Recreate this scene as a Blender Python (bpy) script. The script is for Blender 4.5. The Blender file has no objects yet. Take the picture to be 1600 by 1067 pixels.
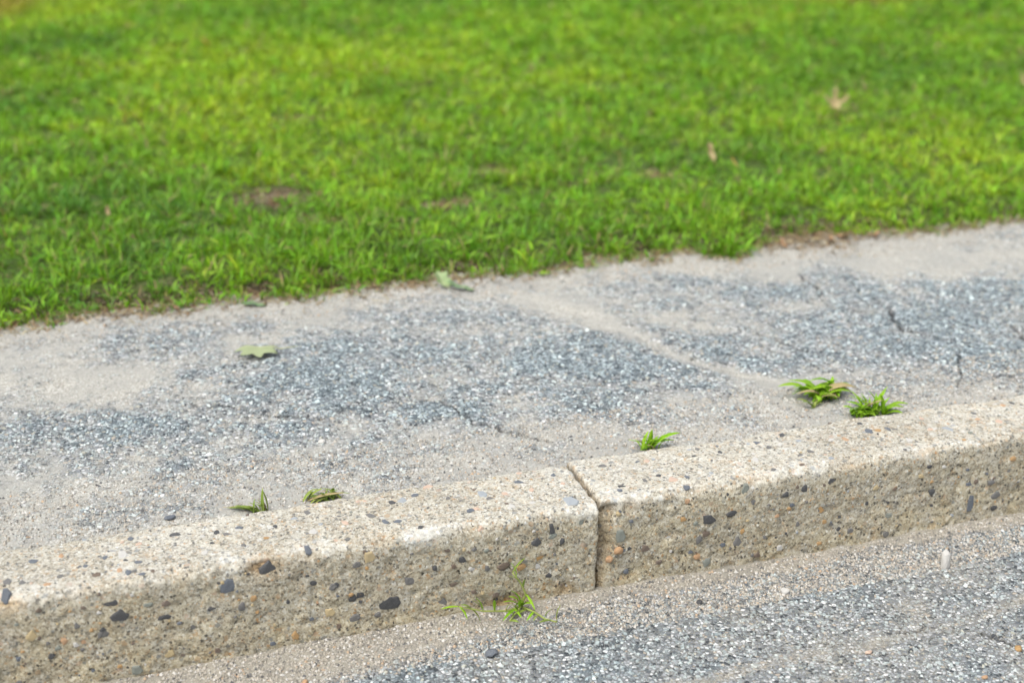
import bpy, bmesh, math, random
import numpy as np
from mathutils import Vector, Matrix

# ------------------------------------------------------------------ camera, sky, sun, exposure
scene = bpy.context.scene
COL = scene.collection
cam_data = bpy.data.cameras.new('camera')
cam = bpy.data.objects.new('camera', cam_data)
COL.objects.link(cam)
scene.camera = cam
FWD = Vector((0.30536981, 0.87887777, -0.36650123))
RGT = Vector((0.94541255, -0.32581277, 0.00641429))
UPV = Vector((0.1137734, 0.34845359, 0.93039546))
cam.matrix_world = Matrix(((RGT.x, UPV.x, -FWD.x, -0.747), (RGT.y, UPV.y, -FWD.y, -1.737),
                           (RGT.z, UPV.z, -FWD.z, 1.154), (0, 0, 0, 1)))
cam_data.lens = 50.0
cam_data.sensor_width = 36.0
cam_data.clip_start = 0.05
cam_data.clip_end = 2000.0
cam_data.dof.use_dof = True
cam_data.dof.focus_distance = 2.16
cam_data.dof.aperture_fstop = 2.5
cam_data.dof.aperture_blades = 9

SUN_EL, SUN_AZ = math.radians(60), math.radians(212)      # azimuth of the sun, measured from +x
world = bpy.data.worlds.new('World')
scene.world = world
world.use_nodes = True
wn = world.node_tree
wn.nodes.clear()
sky = wn.nodes.new('ShaderNodeTexSky')
sky.sky_type = 'NISHITA'
sky.sun_disc = False
sky.sun_elevation = SUN_EL
sky.sun_rotation = math.pi / 2 - SUN_AZ
sky.air_density = 1.0
sky.dust_density = 4.0
hsv = wn.nodes.new('ShaderNodeHueSaturation')
hsv.inputs['Saturation'].default_value = 0.42             # thin even overcast
bg = wn.nodes.new('ShaderNodeBackground')
bg.inputs['Strength'].default_value = 0.15
wo = wn.nodes.new('ShaderNodeOutputWorld')
wn.links.new(sky.outputs[0], hsv.inputs['Color'])
wn.links.new(hsv.outputs[0], bg.inputs['Color'])
wn.links.new(bg.outputs[0], wo.inputs['Surface'])

sun_data = bpy.data.lights.new('sun', 'SUN')
sun_data.energy = 1.1
sun_data.angle = math.radians(35)
sun_data.color = (1.0, 0.985, 0.92)
sun = bpy.data.objects.new('sun', sun_data)
COL.objects.link(sun)
sdir = Vector((math.cos(SUN_AZ) * math.cos(SUN_EL), math.sin(SUN_AZ) * math.cos(SUN_EL), math.sin(SUN_EL)))
sun.rotation_euler = (-sdir).to_track_quat('-Z', 'Y').to_euler()
sun.location = (0, 3, 5)

scene.view_settings.view_transform = 'Standard'
scene.view_settings.look = 'None'
scene.view_settings.gamma = 1.0
scene.view_settings.exposure = 0.9
scene.view_settings.use_curve_mapping = False
scene.render.engine = 'CYCLES'
scene.cycles.use_denoising = True
scene.cycles.max_bounces = 8
scene.cycles.transmission_bounces = 6

# ------------------------------------------------------------------ measured layout (metres)
WALK_PATCHES = [(-0.63, 0.504, 0.214, 0.099, 0.9), (-0.692, 0.571, 0.076, 0.043, 0.5), (-0.603, 0.561, 0.066, 0.033, 0.4), (-0.365, 0.629, 0.15, 0.119, 0.9), (-0.252, 0.715, 0.072, 0.045, 0.5), (-0.116, 0.711, 0.147, 0.043, 0.7), (-0.281, 0.317, 0.146, 0.067, 0.3), (0.211, 0.577, 0.267, 0.11, 1.1), (0.308, 0.44, 0.129, 0.055, 0.6), (-0.081, 0.53, 0.127, 0.088, 0.35), (-0.176, 0.443, 0.122, 0.097, 0.75), (0.013, 0.381, 0.222, 0.081, 0.45), (0.15, 0.394, 0.159, 0.085, 0.3), (0.555, 0.847, 0.274, 0.083, 0.9), (0.785, 0.843, 0.112, 0.044, 0.4), (0.715, 0.539, 0.292, 0.174, 1.0), (1.022, 0.595, 0.213, 0.183, 0.9), (1.187, 0.646, 0.096, 0.114, 0.5), (0.506, 0.467, 0.157, 0.085, 0.5), (0.834, 0.326, 0.192, 0.093, 0.55), (0.139, 0.814, 0.143, 0.037, 0.5), (-0.066, 0.85, 0.077, 0.029, 0.2), (-0.306, 0.948, 0.181, 0.103, 0.25), (-0.571, 0.941, 0.163, 0.078, 0.2), (0.276, 0.266, 0.132, 0.067, 0.1), (-0.703, 0.749, 0.22, 0.116, -1.0), (-0.793, 0.343, 0.157, 0.101, -0.7), (-0.458, 0.232, 0.217, 0.076, -0.55), (-0.167, 0.242, 0.268, 0.051, -0.5), (0.12, 0.236, 0.192, 0.063, -0.35), (0.468, 0.231, 0.133, 0.083, -0.5), (0.726, 0.229, 0.184, 0.048, -0.3), (0.192, 0.969, 0.383, 0.09, -0.8), (0.978, 0.98, 0.488, 0.118, -1.0), (-0.408, 1.04, 0.394, 0.054, -0.5), (1.199, 0.849, 0.219, 0.107, -0.5), (0.357, 0.732, 0.155, 0.066, -0.5), (0.447, 0.357, 0.104, 0.06, -0.3), (-0.773, 0.989, 0.149, 0.071, -0.5), (-0.165, 0.62, 0.106, 0.043, -0.35), (-0.139, 0.58, 0.047, 0.024, -0.2), (-0.248, 0.524, 0.09, 0.028, -0.2)]
ROAD_PATCHES = [(0.361, -0.076, 0.26, 0.044, -0.9), (0.039, -0.066, 0.192, 0.036, -0.9), (-0.306, -0.058, 0.183, 0.036, -0.9), (-0.535, -0.064, 0.132, 0.031, -0.6), (0.655, -0.046, 0.126, 0.032, -0.5)]
WALK_CRACKS = [([(-0.191, 0.5415), (-0.1597, 0.5042), (-0.1334, 0.4808), (-0.113, 0.4624), (-0.1049, 0.4308), (-0.0804, 0.3612), (-0.0551, 0.3338), (-0.0233, 0.3099), (0.0155, 0.2602)], 0.0022), ([(-0.0508, 0.5107), (0.0205, 0.5058), (0.0939, 0.5037)], 0.0014), ([(0.0939, 0.5037), (0.1463, 0.4615), (0.2093, 0.4471)], 0.0009), ([(0.9014, 0.6835), (0.9004, 0.6262), (0.8773, 0.5741), (0.8672, 0.5198), (0.8809, 0.4781)], 0.003), ([(0.8809, 0.4781), (0.9067, 0.4404), (0.9342, 0.4063), (0.9455, 0.3814), (1.015, 0.3274)], 0.0016), ([(0.906, 0.3873), (0.8631, 0.3329), (0.8405, 0.291), (0.7935, 0.2307)], 0.0011), ([(0.9014, 0.6835), (0.9044, 0.7509), (0.9169, 0.818), (0.9057, 0.8583)], 0.001), ([(0.8672, 0.5198), (0.8071, 0.455), (0.7283, 0.4211)], 0.0009), ([(0.8446, 0.8781), (0.8288, 0.8285), (0.8362, 0.7949), (0.8084, 0.7475)], 0.0026), ([(0.8084, 0.7475), (0.7969, 0.6761), (0.8627, 0.6223)], 0.001), ([(0.566, 0.6331), (0.5724, 0.6046), (0.5909, 0.5727), (0.6039, 0.5321), (0.6206, 0.4701)], 0.0018), ([(-0.5295, 0.5876), (-0.4884, 0.5654), (-0.4588, 0.5414), (-0.42, 0.5089), (-0.3865, 0.4812), (-0.33, 0.4598)], 0.0018), ([(1.0832, 0.476), (1.0673, 0.4247), (1.058, 0.3695)], 0.0028), ([(0.6039, 0.5321), (0.5984, 0.4364), (0.6035, 0.3751), (0.6522, 0.3657)], 0.001), ([(0.8703, 0.2492), (0.906, 0.2502), (0.9282, 0.2239)], 0.0014), ([(-0.33, 0.4598), (-0.2541, 0.4971), (-0.191, 0.5415)], 0.0009), ([(0.3963, 0.516), (0.4589, 0.5334), (0.566, 0.6331)], 0.0009)]
WALK_SEAM = [(0.2137, 0.9069), (0.2956, 0.7518), (0.3479, 0.6157), (0.3934, 0.5102), (0.4479, 0.4326), (0.481, 0.3705), (0.5023, 0.3262), (0.5058, 0.2532)]
ROAD_SEAM = [(-0.1449, -0.2737), (0.0573, -0.2553), (0.1151, -0.2488), (0.1785, -0.2401), (0.2404, -0.2438), (0.3296, -0.253), (0.3963, -0.2417), (0.4483, -0.2428), (0.5075, -0.2351), (0.5398, -0.2328), (0.6639, -0.2106)]
ROAD_CRACKS = [([(0.4956, -0.273), (0.5122, -0.3016), (0.5181, -0.3245), (0.5265, -0.3563)], 0.003), ([(0.3774, -0.2372), (0.4476, -0.239)], 0.002)]
FACE_STONES = [(-0.8437, 0.1581, 0.0062, 0.0108, 'slate'), (-0.7091, 0.119, 0.0145, 0.0055, 'black'), (-0.7026, 0.0986, 0.0137, 0.0093, 'black'), (-0.6451, 0.085, 0.0092, 0.0038, 'black'), (-0.501, 0.1295, 0.0131, 0.0105, 'black'), (-0.5559, 0.1144, 0.0111, 0.0114, 'slate'), (-0.4419, 0.1625, 0.0056, 0.0086, 'slate'), (-0.2979, 0.0755, 0.0107, 0.0089, 'grey'), (-0.3825, 0.0642, 0.0077, 0.0108, 'black'), (-0.3274, 0.0427, 0.0166, 0.0109, 'black'), (-0.2522, 0.0311, 0.0138, 0.0131, 'grey'), (-0.2183, 0.0959, 0.0069, 0.006, 'black'), (-0.1541, 0.0743, 0.0089, 0.0071, 'brown'), (-0.18, 0.0748, 0.005, 0.0061, 'grey'), (-0.1041, 0.1042, 0.009, 0.0071, 'black'), (-0.0792, 0.1224, 0.005, 0.0122, 'black'), (-0.0624, 0.0989, 0.004, 0.0051, 'black'), (-0.0313, 0.126, 0.005, 0.0102, 'green'), (-0.1659, 0.0274, 0.005, 0.0061, 'brown'), (-0.2984, 0.1421, 0.0106, 0.0098, 'ochre'), (-0.3561, 0.1264, 0.0086, 0.0078, 'tan'), (-0.6892, 0.0106, 0.0083, 0.0066, 'green'), (-0.643, 0.0247, 0.0075, 0.0066, 'tan'), (-0.8194, 0.0894, 0.0081, 0.0082, 'tan'), (-0.7777, 0.0736, 0.0045, 0.0055, 'orange'), (-0.7526, 0.0674, 0.0055, 0.0037, 'orange'), (-0.467, 0.0195, 0.0057, 0.0078, 'ochre'), (-0.4167, 0.0465, 0.0077, 0.0059, 'tan'), (-0.4357, 0.0986, 0.0076, 0.0048, 'black'), (-0.5816, 0.0857, 0.0065, 0.0028, 'black'), (-0.5395, 0.0814, 0.0056, 0.0067, 'grey'), (-0.7275, 0.0754, 0.0082, 0.0065, 'grey'), (-0.1259, 0.0658, 0.007, 0.0051, 'ochre'), (-0.4104, 0.0875, 0.0057, 0.0058, 'grey'), (-0.5229, 0.0906, 0.0047, 0.0048, 'ochre'), (-0.6645, 0.1082, 0.0073, 0.0028, 'green'), (-0.6096, 0.0614, 0.0056, 0.0038, 'grey'), (-0.7598, 0.0941, 0.0045, 0.0055, 'grey'), (-0.2395, 0.1157, 0.0049, 0.004, 'brown'), (-0.3468, 0.0293, 0.0058, 0.004, 'grey'), (-0.3799, 0.0295, 0.0087, 0.0059, 'grey'), (-0.4751, 0.076, 0.0028, 0.0029, 'black'), (-0.2506, 0.0012, 0.0069, 0.0051, 'grey'), (-0.8056, 0.1262, 0.0045, 0.0036, 'brown'), (-0.2009, 0.0386, 0.005, 0.004, 'brown'), (-0.1005, 0.0633, 0.01, 0.0072, 'pale'), (-0.4214, 0.1538, 0.0056, 0.0077, 'ochre'), (-0.8376, 0.0581, 0.0063, 0.0046, 'slate'), (-0.5775, 0.0181, 0.0047, 0.0038, 'brown'), (-0.1809, 0.1286, 0.0059, 0.005, 'tan'), (-0.2592, 0.0896, 0.0039, 0.004, 'black'), (0.1801, 0.094, 0.0125, 0.0106, 'black'), (0.2206, 0.0971, 0.0084, 0.0053, 'black'), (0.0768, 0.0607, 0.0072, 0.0052, 'brown'), (0.6682, 0.0402, 0.0067, 0.016, 'slate'), (0.7181, 0.0451, 0.009, 0.0069, 'grey'), (0.5889, 0.0735, 0.0055, 0.0056, 'black'), (0.3469, 0.12, 0.0063, 0.0065, 'black'), (0.3132, 0.1153, 0.0063, 0.0043, 'black'), (0.2422, 0.1348, 0.0062, 0.0095, 'green'), (0.2586, 0.1098, 0.0042, 0.0053, 'grey'), (0.3016, 0.0788, 0.0042, 0.0032, 'orange'), (0.1796, 0.0671, 0.0073, 0.0053, 'brown'), (0.1676, 0.0284, 0.0063, 0.0053, 'orange'), (0.1827, 0.0164, 0.0063, 0.0075, 'green'), (0.2346, 0.0414, 0.0084, 0.0097, 'grey'), (0.3947, 0.1247, 0.0064, 0.0054, 'black'), (0.1669, 0.0592, 0.0052, 0.0074, 'grey'), (0.6591, 0.0762, 0.0078, 0.0045, 'slate'), (0.0332, 0.0907, 0.0081, 0.0104, 'green'), (0.5101, 0.0431, 0.0077, 0.0045, 'green'), (0.3401, 0.0573, 0.0043, 0.0054, 'grey'), (0.4659, 0.0728, 0.0043, 0.0033, 'black'), (0.5093, 0.0089, 0.0066, 0.0056, 'grey'), (0.2728, 0.0137, 0.0064, 0.0054, 'brown'), (0.1468, 0.1602, 0.0061, 0.0042, 'slate'), (0.1372, 0.1013, 0.0062, 0.0053, 'ochre'), (0.3764, 0.0763, 0.0096, 0.0055, 'ochre'), (0.5626, 0.107, 0.0066, 0.0044, 'tan'), (0.44, 0.0282, 0.0065, 0.0044, 'grey'), (0.1141, 0.0686, 0.0083, 0.0063, 'pale'), (0.0997, 0.0318, 0.0052, 0.0042, 'brown'), (0.7178, 0.0222, 0.0056, 0.0046, 'black'), (0.7398, 0.0847, 0.0056, 0.0046, 'grey'), (0.5163, 0.0912, 0.0044, 0.0033, 'brown'), (0.2937, 0.0366, 0.0053, 0.0043, 'tan')]
TOP_STONES = [(-0.6133, 0.1111, 0.0082, 0.0087, 'black'), (-0.6708, 0.0489, 0.0071, 0.0063, 'slate'), (-0.7113, 0.0789, 0.0053, 0.0063, 'slate'), (-0.689, 0.0771, 0.008, 0.0127, 'pale'), (-0.6847, 0.0266, 0.0052, 0.0125, 'slate'), (-0.6967, 0.0359, 0.0044, 0.0083, 'orange'), (-0.8067, 0.0941, 0.0088, 0.0063, 'slate'), (-0.8408, 0.0504, 0.0069, 0.0102, 'grey'), (-0.823, 0.041, 0.006, 0.0102, 'grey'), (-0.653, 0.0196, 0.0035, 0.0125, 'brown'), (-0.7264, 0.0333, 0.0069, 0.0062, 'brown'), (-0.5554, 0.0977, 0.0055, 0.0066, 'black'), (-0.2948, 0.1078, 0.0057, 0.0068, 'black'), (-0.2796, 0.1092, 0.0086, 0.0114, 'blue'), (-0.1585, 0.0908, 0.0087, 0.0115, 'blue'), (-0.0944, 0.1097, 0.0099, 0.007, 'slate'), (-0.0396, 0.0276, 0.0125, 0.0137, 'blue'), (-0.1897, 0.0497, 0.0076, 0.0068, 'slate'), (-0.3013, 0.0495, 0.0075, 0.0067, 'slate'), (-0.3186, 0.0532, 0.0056, 0.0067, 'slate'), (-0.3356, 0.0772, 0.0075, 0.0112, 'grey'), (-0.2294, 0.1566, 0.0089, 0.007, 'salmon'), (-0.0353, 0.113, 0.005, 0.0071, 'slate'), (-0.3746, 0.0657, 0.0056, 0.0111, 'salmon'), (-0.2114, 0.0931, 0.0048, 0.0069, 'grey'), (-0.4209, 0.1159, 0.0057, 0.0067, 'grey'), (-0.4732, 0.0883, 0.0046, 0.0066, 'black'), (-0.3415, 0.1254, 0.0048, 0.0068, 'salmon'), (-0.5253, 0.0509, 0.0045, 0.0065, 'grey'), (-0.7701, 0.0985, 0.0044, 0.0063, 'orange'), (-0.4237, 0.056, 0.0074, 0.0109, 'pale'), (-0.5795, 0.0463, 0.0054, 0.0085, 'pale'), (-0.0833, 0.0792, 0.0049, 0.007, 'salmon'), (-0.1279, 0.0398, 0.0057, 0.0091, 'pale'), (0.0921, 0.0503, 0.0049, 0.0071, 'grey'), (0.0498, 0.0441, 0.0078, 0.0047, 'black'), (0.1343, 0.0386, 0.0099, 0.0094, 'salmon'), (0.517, 0.0932, 0.0085, 0.0101, 'slate'), (0.475, 0.147, 0.0065, 0.0077, 'brown'), (0.3741, 0.1272, 0.0063, 0.0101, 'black'), (0.553, 0.0919, 0.0053, 0.0076, 'slate'), (0.3189, 0.1146, 0.0063, 0.0075, 'slate'), (0.1987, 0.038, 0.011, 0.0143, 'blue'), (0.247, 0.1009, 0.0051, 0.0074, 'black'), (0.3854, 0.0577, 0.0072, 0.0098, 'grey'), (0.6337, 0.1138, 0.0054, 0.0078, 'salmon'), (0.7281, 0.1021, 0.0055, 0.0078, 'grey'), (0.7502, 0.0618, 0.0065, 0.0077, 'salmon'), (0.4624, 0.0775, 0.0052, 0.0075, 'orange'), (0.6492, 0.0628, 0.0096, 0.0127, 'blue'), (0.1221, 0.1105, 0.0061, 0.0073, 'salmon'), (0.2168, 0.1207, 0.0052, 0.0074, 'grey'), (0.8183, 0.1177, 0.0056, 0.008, 'black'), (0.5625, 0.0445, 0.0063, 0.01, 'pale'), (0.2865, 0.0562, 0.0061, 0.0097, 'pale')]
CRABGRASS = ((0.5459, 0.2774, 0.139), [(0.4688, 0.2988, 0.1567, 0.01, 0.012), (0.4964, 0.3157, 0.1548, 0.01, 0.012), (0.5253, 0.3163, 0.1558, 0.009, 0.01), (0.5147, 0.2776, 0.1691, 0.01, 0.014), (0.5178, 0.266, 0.1599, 0.009, 0.008), (0.5698, 0.2902, 0.1716, 0.008, 0.008), (0.5635, 0.2712, 0.1726, 0.009, 0.01), (0.5899, 0.2832, 0.1518, 0.009, 0.012), (0.595, 0.2656, 0.1509, 0.01, 0.014), (0.5798, 0.2497, 0.1521, 0.009, 0.01), (0.5489, 0.2446, 0.1461, 0.009, 0.01), (0.4857, 0.2771, 0.1609, 0.009, 0.01), (0.5532, 0.3066, 0.1472, 0.008, 0.008), (0.5577, 0.2838, 0.1633, 0.008, 0.006)])
SEEDLING = ((0.5061, 0.2491, 0.139), [(0.4787, 0.2586, 0.1498, 0.006, 0.004), (0.4823, 0.2468, 0.1482, 0.006, 0.004), (0.4992, 0.2515, 0.1463, 0.005, 0.004), (0.5186, 0.2554, 0.1408, 0.004, 0.004)])
RYE_TUFT = ((0.5834, 0.1949, 0.139), [(0.5652, 0.2118, 0.1673, 0.005, 0.004), (0.5663, 0.222, 0.1678, 0.005, 0.005), (0.5697, 0.1997, 0.1741, 0.006, 0.004), (0.5857, 0.2047, 0.1735, 0.006, 0.003), (0.6003, 0.2102, 0.1656, 0.005, 0.003), (0.6224, 0.2026, 0.1779, 0.006, 0.003), (0.6046, 0.1876, 0.1816, 0.005, 0.003), (0.593, 0.181, 0.1787, 0.006, 0.003), (0.5963, 0.1799, 0.1667, 0.006, 0.005), (0.5447, 0.1978, 0.159, 0.007, 0.008), (0.5355, 0.1904, 0.1561, 0.007, 0.006), (0.5428, 0.1773, 0.1535, 0.006, 0.006), (0.5579, 0.172, 0.1476, 0.006, 0.006), (0.5861, 0.1728, 0.1493, 0.006, 0.006), (0.5796, 0.1857, 0.1665, 0.005, 0.002), (0.5668, 0.2007, 0.1596, 0.005, 0.003)])
BROAD_WEED = ((0.6068, 0.1872, 0.139), [(0.6426, 0.1748, 0.149, 0.011, 0.01), (0.6308, 0.1704, 0.1489, 0.01, 0.008), (0.6317, 0.1913, 0.1472, 0.007, 0.006)])
KERB_WEED = ((0.1579, 0.1897, 0.14), [(0.1655, 0.187, 0.1737, 0.007, 0.002), (0.165, 0.1978, 0.1655, 0.006, 0.003), (0.1644, 0.1768, 0.1714, 0.006, 0.003), (0.1757, 0.1782, 0.1646, 0.006, 0.003), (0.2122, 0.175, 0.1653, 0.008, 0.008), (0.2019, 0.168, 0.1664, 0.007, 0.006), (0.1878, 0.1687, 0.1566, 0.006, 0.004), (0.1511, 0.192, 0.1609, 0.004, 0.002), (0.1376, 0.1967, 0.1515, 0.004, 0.003), (0.1785, 0.1931, 0.1517, 0.005, 0.003), (0.1791, 0.1717, 0.1519, 0.004, 0.003)])
UPRIGHT_SHOOT = ((-0.4819, 0.1769, 0.141), [(-0.4743, 0.1743, 0.1797, 0.0055, 0.001), (-0.4767, 0.1793, 0.1734, 0.005, 0.002), (-0.4856, 0.1782, 0.155, 0.004, 0.002), (-0.4909, 0.1695, 0.1549, 0.005, 0.004), (-0.4996, 0.1831, 0.1473, 0.005, 0.004), (-0.5116, 0.1872, 0.144, 0.005, 0.004), (-0.5219, 0.1824, 0.1439, 0.005, 0.004), (-0.5314, 0.1856, 0.1373, 0.005, 0.003), (-0.5375, 0.192, 0.1319, 0.004, 0.003), (-0.5062, 0.1726, 0.1462, 0.005, 0.004)])
LOW_TUFT = ((-0.3812, 0.1783, 0.141), [(-0.4072, 0.1873, 0.1353, 0.005, 0.004), (-0.4134, 0.1895, 0.1407, 0.005, 0.004), (-0.3974, 0.1945, 0.1455, 0.005, 0.005), (-0.3898, 0.1866, 0.1525, 0.005, 0.005), (-0.3814, 0.1889, 0.1533, 0.005, 0.004), (-0.3741, 0.1758, 0.1585, 0.005, 0.004), (-0.3658, 0.1729, 0.1575, 0.005, 0.004), (-0.3568, 0.1698, 0.1543, 0.005, 0.004), (-0.3479, 0.1614, 0.1526, 0.005, 0.004), (-0.3376, 0.1589, 0.15, 0.004, 0.004), (-0.372, 0.1645, 0.1496, 0.005, 0.003), (-0.3917, 0.1735, 0.1484, 0.005, 0.004)])
GUTTER_WEED = ((-0.1301, -0.0019, 0.006), [(-0.2226, 0.0197, 0.0269, 0.0035, 0.006), (-0.2166, 0.007, 0.0288, 0.003, 0.004), (-0.1431, 0.0026, 0.0621, 0.003, 0.003), (-0.1371, -0.0037, 0.0525, 0.003, 0.002), (-0.1569, -0.0031, 0.0286, 0.004, 0.004), (-0.1646, -0.0111, 0.0237, 0.004, 0.004), (-0.1688, -0.0414, 0.0163, 0.004, 0.004), (-0.1597, -0.0551, 0.0184, 0.004, 0.004), (-0.128, -0.0556, 0.0079, 0.0035, 0.005), (-0.1208, -0.0686, 0.0112, 0.0035, 0.004), (-0.1219, -0.01, 0.0214, 0.003, 0.003), (-0.115, -0.0071, 0.0371, 0.002, 0.002), (-0.2012, -0.0195, 0.0141, 0.004, 0.003), (-0.1469, -0.0003, 0.0338, 0.003, 0.002)])
BARE = [(-0.181, 1.748, 0.094, 0.09, 1), (0.43, 1.819, 0.048, 0.047, 1), (-0.105, 1.529, 0.046, 0.033, 1), (0.844, 1.666, 0.038, 0.034, 1), (0.232, 1.579, 0.048, 0.029, 1), (0.986, 1.085, 0.106, 0.074, 1), (0.079, 2.596, 0.08, 0.045, 1)]
TINT = [(-0.529, 5.105, 0.464, 0.608, 1, 'y'), (-0.375, 3.616, 0.466, 0.386, 0.6, 'y'), (0.484, 3.225, 0.689, 0.725, 0.8, 'y'), (-0.261, 2.703, 0.497, 0.367, 0.7, 'y'), (-0.676, 3.977, 0.292, 0.571, 0.8, 'd'), (-0.719, 3.249, 0.257, 0.33, 0.6, 'd'), (2.189, 2.577, 0.568, 0.488, 0.5, 'd'), (1.739, 1.566, 0.272, 0.233, 0.6, 'y'), (1.445, 3.789, 0.795, 0.323, 0.4, 'y'), (0.934, 1.978, 0.466, 0.316, 0.3, 'd'), (3.094, 4.348, 0.279, 0.159, 1, 'b'), (-0.776, 5.179, 0.116, 0.511, 1, 'b'), (0.938, 3.943, 0.528, 0.321, 0.5, 'd'), (1.374, 2.098, 0.591, 0.358, 0.6, 'y'), (-0.394, 1.65, 0.31, 0.139, 0.5, 'd')]

# ------------------------------------------------------------------ helpers
RNG = np.random.default_rng(7)

def tag(o, label=None, cat=None, group=None, kind=None):
    if label: o['label'] = label
    if cat: o['category'] = cat
    if group: o['group'] = group
    if kind: o['kind'] = kind
    return o

def hash3(i, j, k, seed):
    h = (i.astype(np.uint32) * np.uint32(374761393) + j.astype(np.uint32) * np.uint32(668265263)
         + k.astype(np.uint32) * np.uint32(2246822519) + np.uint32((seed * 3266489917) & 0xffffffff))
    h = (h ^ (h >> np.uint32(13))) * np.uint32(1274126177)
    h = h ^ (h >> np.uint32(16))
    return h.astype(np.float64) / 4294967295.0

def noise3(x, y, z, seed=0):
    x = np.asarray(x, float) + 1000.0; y = np.asarray(y, float) + 1000.0; z = np.asarray(z, float) + 1000.0
    x, y, z = np.broadcast_arrays(x, y, z)
    i = np.floor(x).astype(np.int64); j = np.floor(y).astype(np.int64); k = np.floor(z).astype(np.int64)
    u, v, w = x - i, y - j, z - k
    u = u * u * (3 - 2 * u); v = v * v * (3 - 2 * v); w = w * w * (3 - 2 * w)
    r = 0
    for a in (0, 1):
        for b in (0, 1):
            for c in (0, 1):
                r = r + hash3(i + a, j + b, k + c, seed) * (u if a else 1 - u) * (v if b else 1 - v) * (w if c else 1 - w)
    return r

def fbm(x, y, z=0.0, oct=4, seed=0):
    s = 0; a = 1.0; t = 0
    for o in range(oct):
        f = 2.03 ** o
        s = s + a * noise3(np.asarray(x) * f, np.asarray(y) * f, np.asarray(z) * f, seed + o); t += a; a *= .5
    return s / t

def sstep(a, b, x):
    t = np.clip((x - a) / (b - a), 0, 1)
    return t * t * (3 - 2 * t)

def seg_dist(x, y, pts):
    d = np.full(np.shape(x), 9.0)
    for (ax, ay), (bx, by) in zip(pts[:-1], pts[1:]):
        vx, vy = bx - ax, by - ay
        t = np.clip(((x - ax) * vx + (y - ay) * vy) / (vx * vx + vy * vy), 0, 1)
        d = np.minimum(d, np.hypot(x - ax - t * vx, y - ay - t * vy))
    return d

CA, SA = math.cos(math.radians(-19.0)), math.sin(math.radians(-19.0))
def patches(x, y, L):
    s = np.zeros(np.shape(x))
    for b in L:
        u = (x - b[0]) * CA + (y - b[1]) * SA; v = -(x - b[0]) * SA + (y - b[1]) * CA
        s += b[4] * np.exp(-((u / b[2]) ** 2 + (v / b[3]) ** 2) * 1.1)
    return s

def mesh_np(name, co, faces, mat=None, parent=None, attrs=None, smooth=True, colors=None):
    """one mesh object from numpy arrays; faces: (n,3) or (n,4)"""
    me = bpy.data.meshes.new(name)
    co = np.asarray(co, np.float32); faces = np.asarray(faces, np.int32)
    n, k = faces.shape
    me.vertices.add(len(co)); me.vertices.foreach_set('co', co.ravel())
    me.loops.add(n * k); me.loops.foreach_set('vertex_index', faces.ravel())
    me.polygons.add(n)
    me.polygons.foreach_set('loop_start', np.arange(0, n * k, k, dtype=np.int32))
    me.polygons.foreach_set('loop_total', np.full(n, k, dtype=np.int32))
    me.update(calc_edges=True)
    me.polygons.foreach_set('use_smooth', np.full(n, bool(smooth)))
    for nm, arr in (attrs or {}).items():
        a = me.attributes.new(nm, 'FLOAT', 'POINT'); a.data.foreach_set('value', np.asarray(arr, np.float32).ravel())
    if colors is not None:
        a = me.attributes.new('tone', 'FLOAT_COLOR', 'POINT')
        c = np.ones((len(co), 4), np.float32); c[:, :3] = colors
        a.data.foreach_set('color', c.ravel())
    if mat: me.materials.append(mat)
    o = bpy.data.objects.new(name, me); COL.objects.link(o)
    if parent: o.parent = parent
    return o

def grid_faces(nx, ny):
    i, j = np.meshgrid(np.arange(nx - 1), np.arange(ny - 1), indexing='ij')
    a = (i * ny + j).ravel()
    return np.stack([a, a + ny, a + ny + 1, a + 1], 1)

def spaced(*segs):
    """segs: (start, end, step) -> one increasing array"""
    out = []
    for a, b, s in segs:
        n = max(1, int(round((b - a) / s)))
        out.append(np.linspace(a, b, n, endpoint=False))
    return np.unique(np.round(np.concatenate(out + [[segs[-1][1]]]), 6))

# ------------------------------------------------------------------ materials
def new_mat(name):
    m = bpy.data.materials.new(name); m.use_nodes = True
    nt = m.node_tree; nt.nodes.clear()
    out = nt.nodes.new('ShaderNodeOutputMaterial'); b = nt.nodes.new('ShaderNodeBsdfPrincipled')
    nt.links.new(b.outputs[0], out.inputs['Surface'])
    b.inputs['Roughness'].default_value = .85
    b.inputs['Specular IOR Level'].default_value = .3
    return m, nt, b

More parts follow.
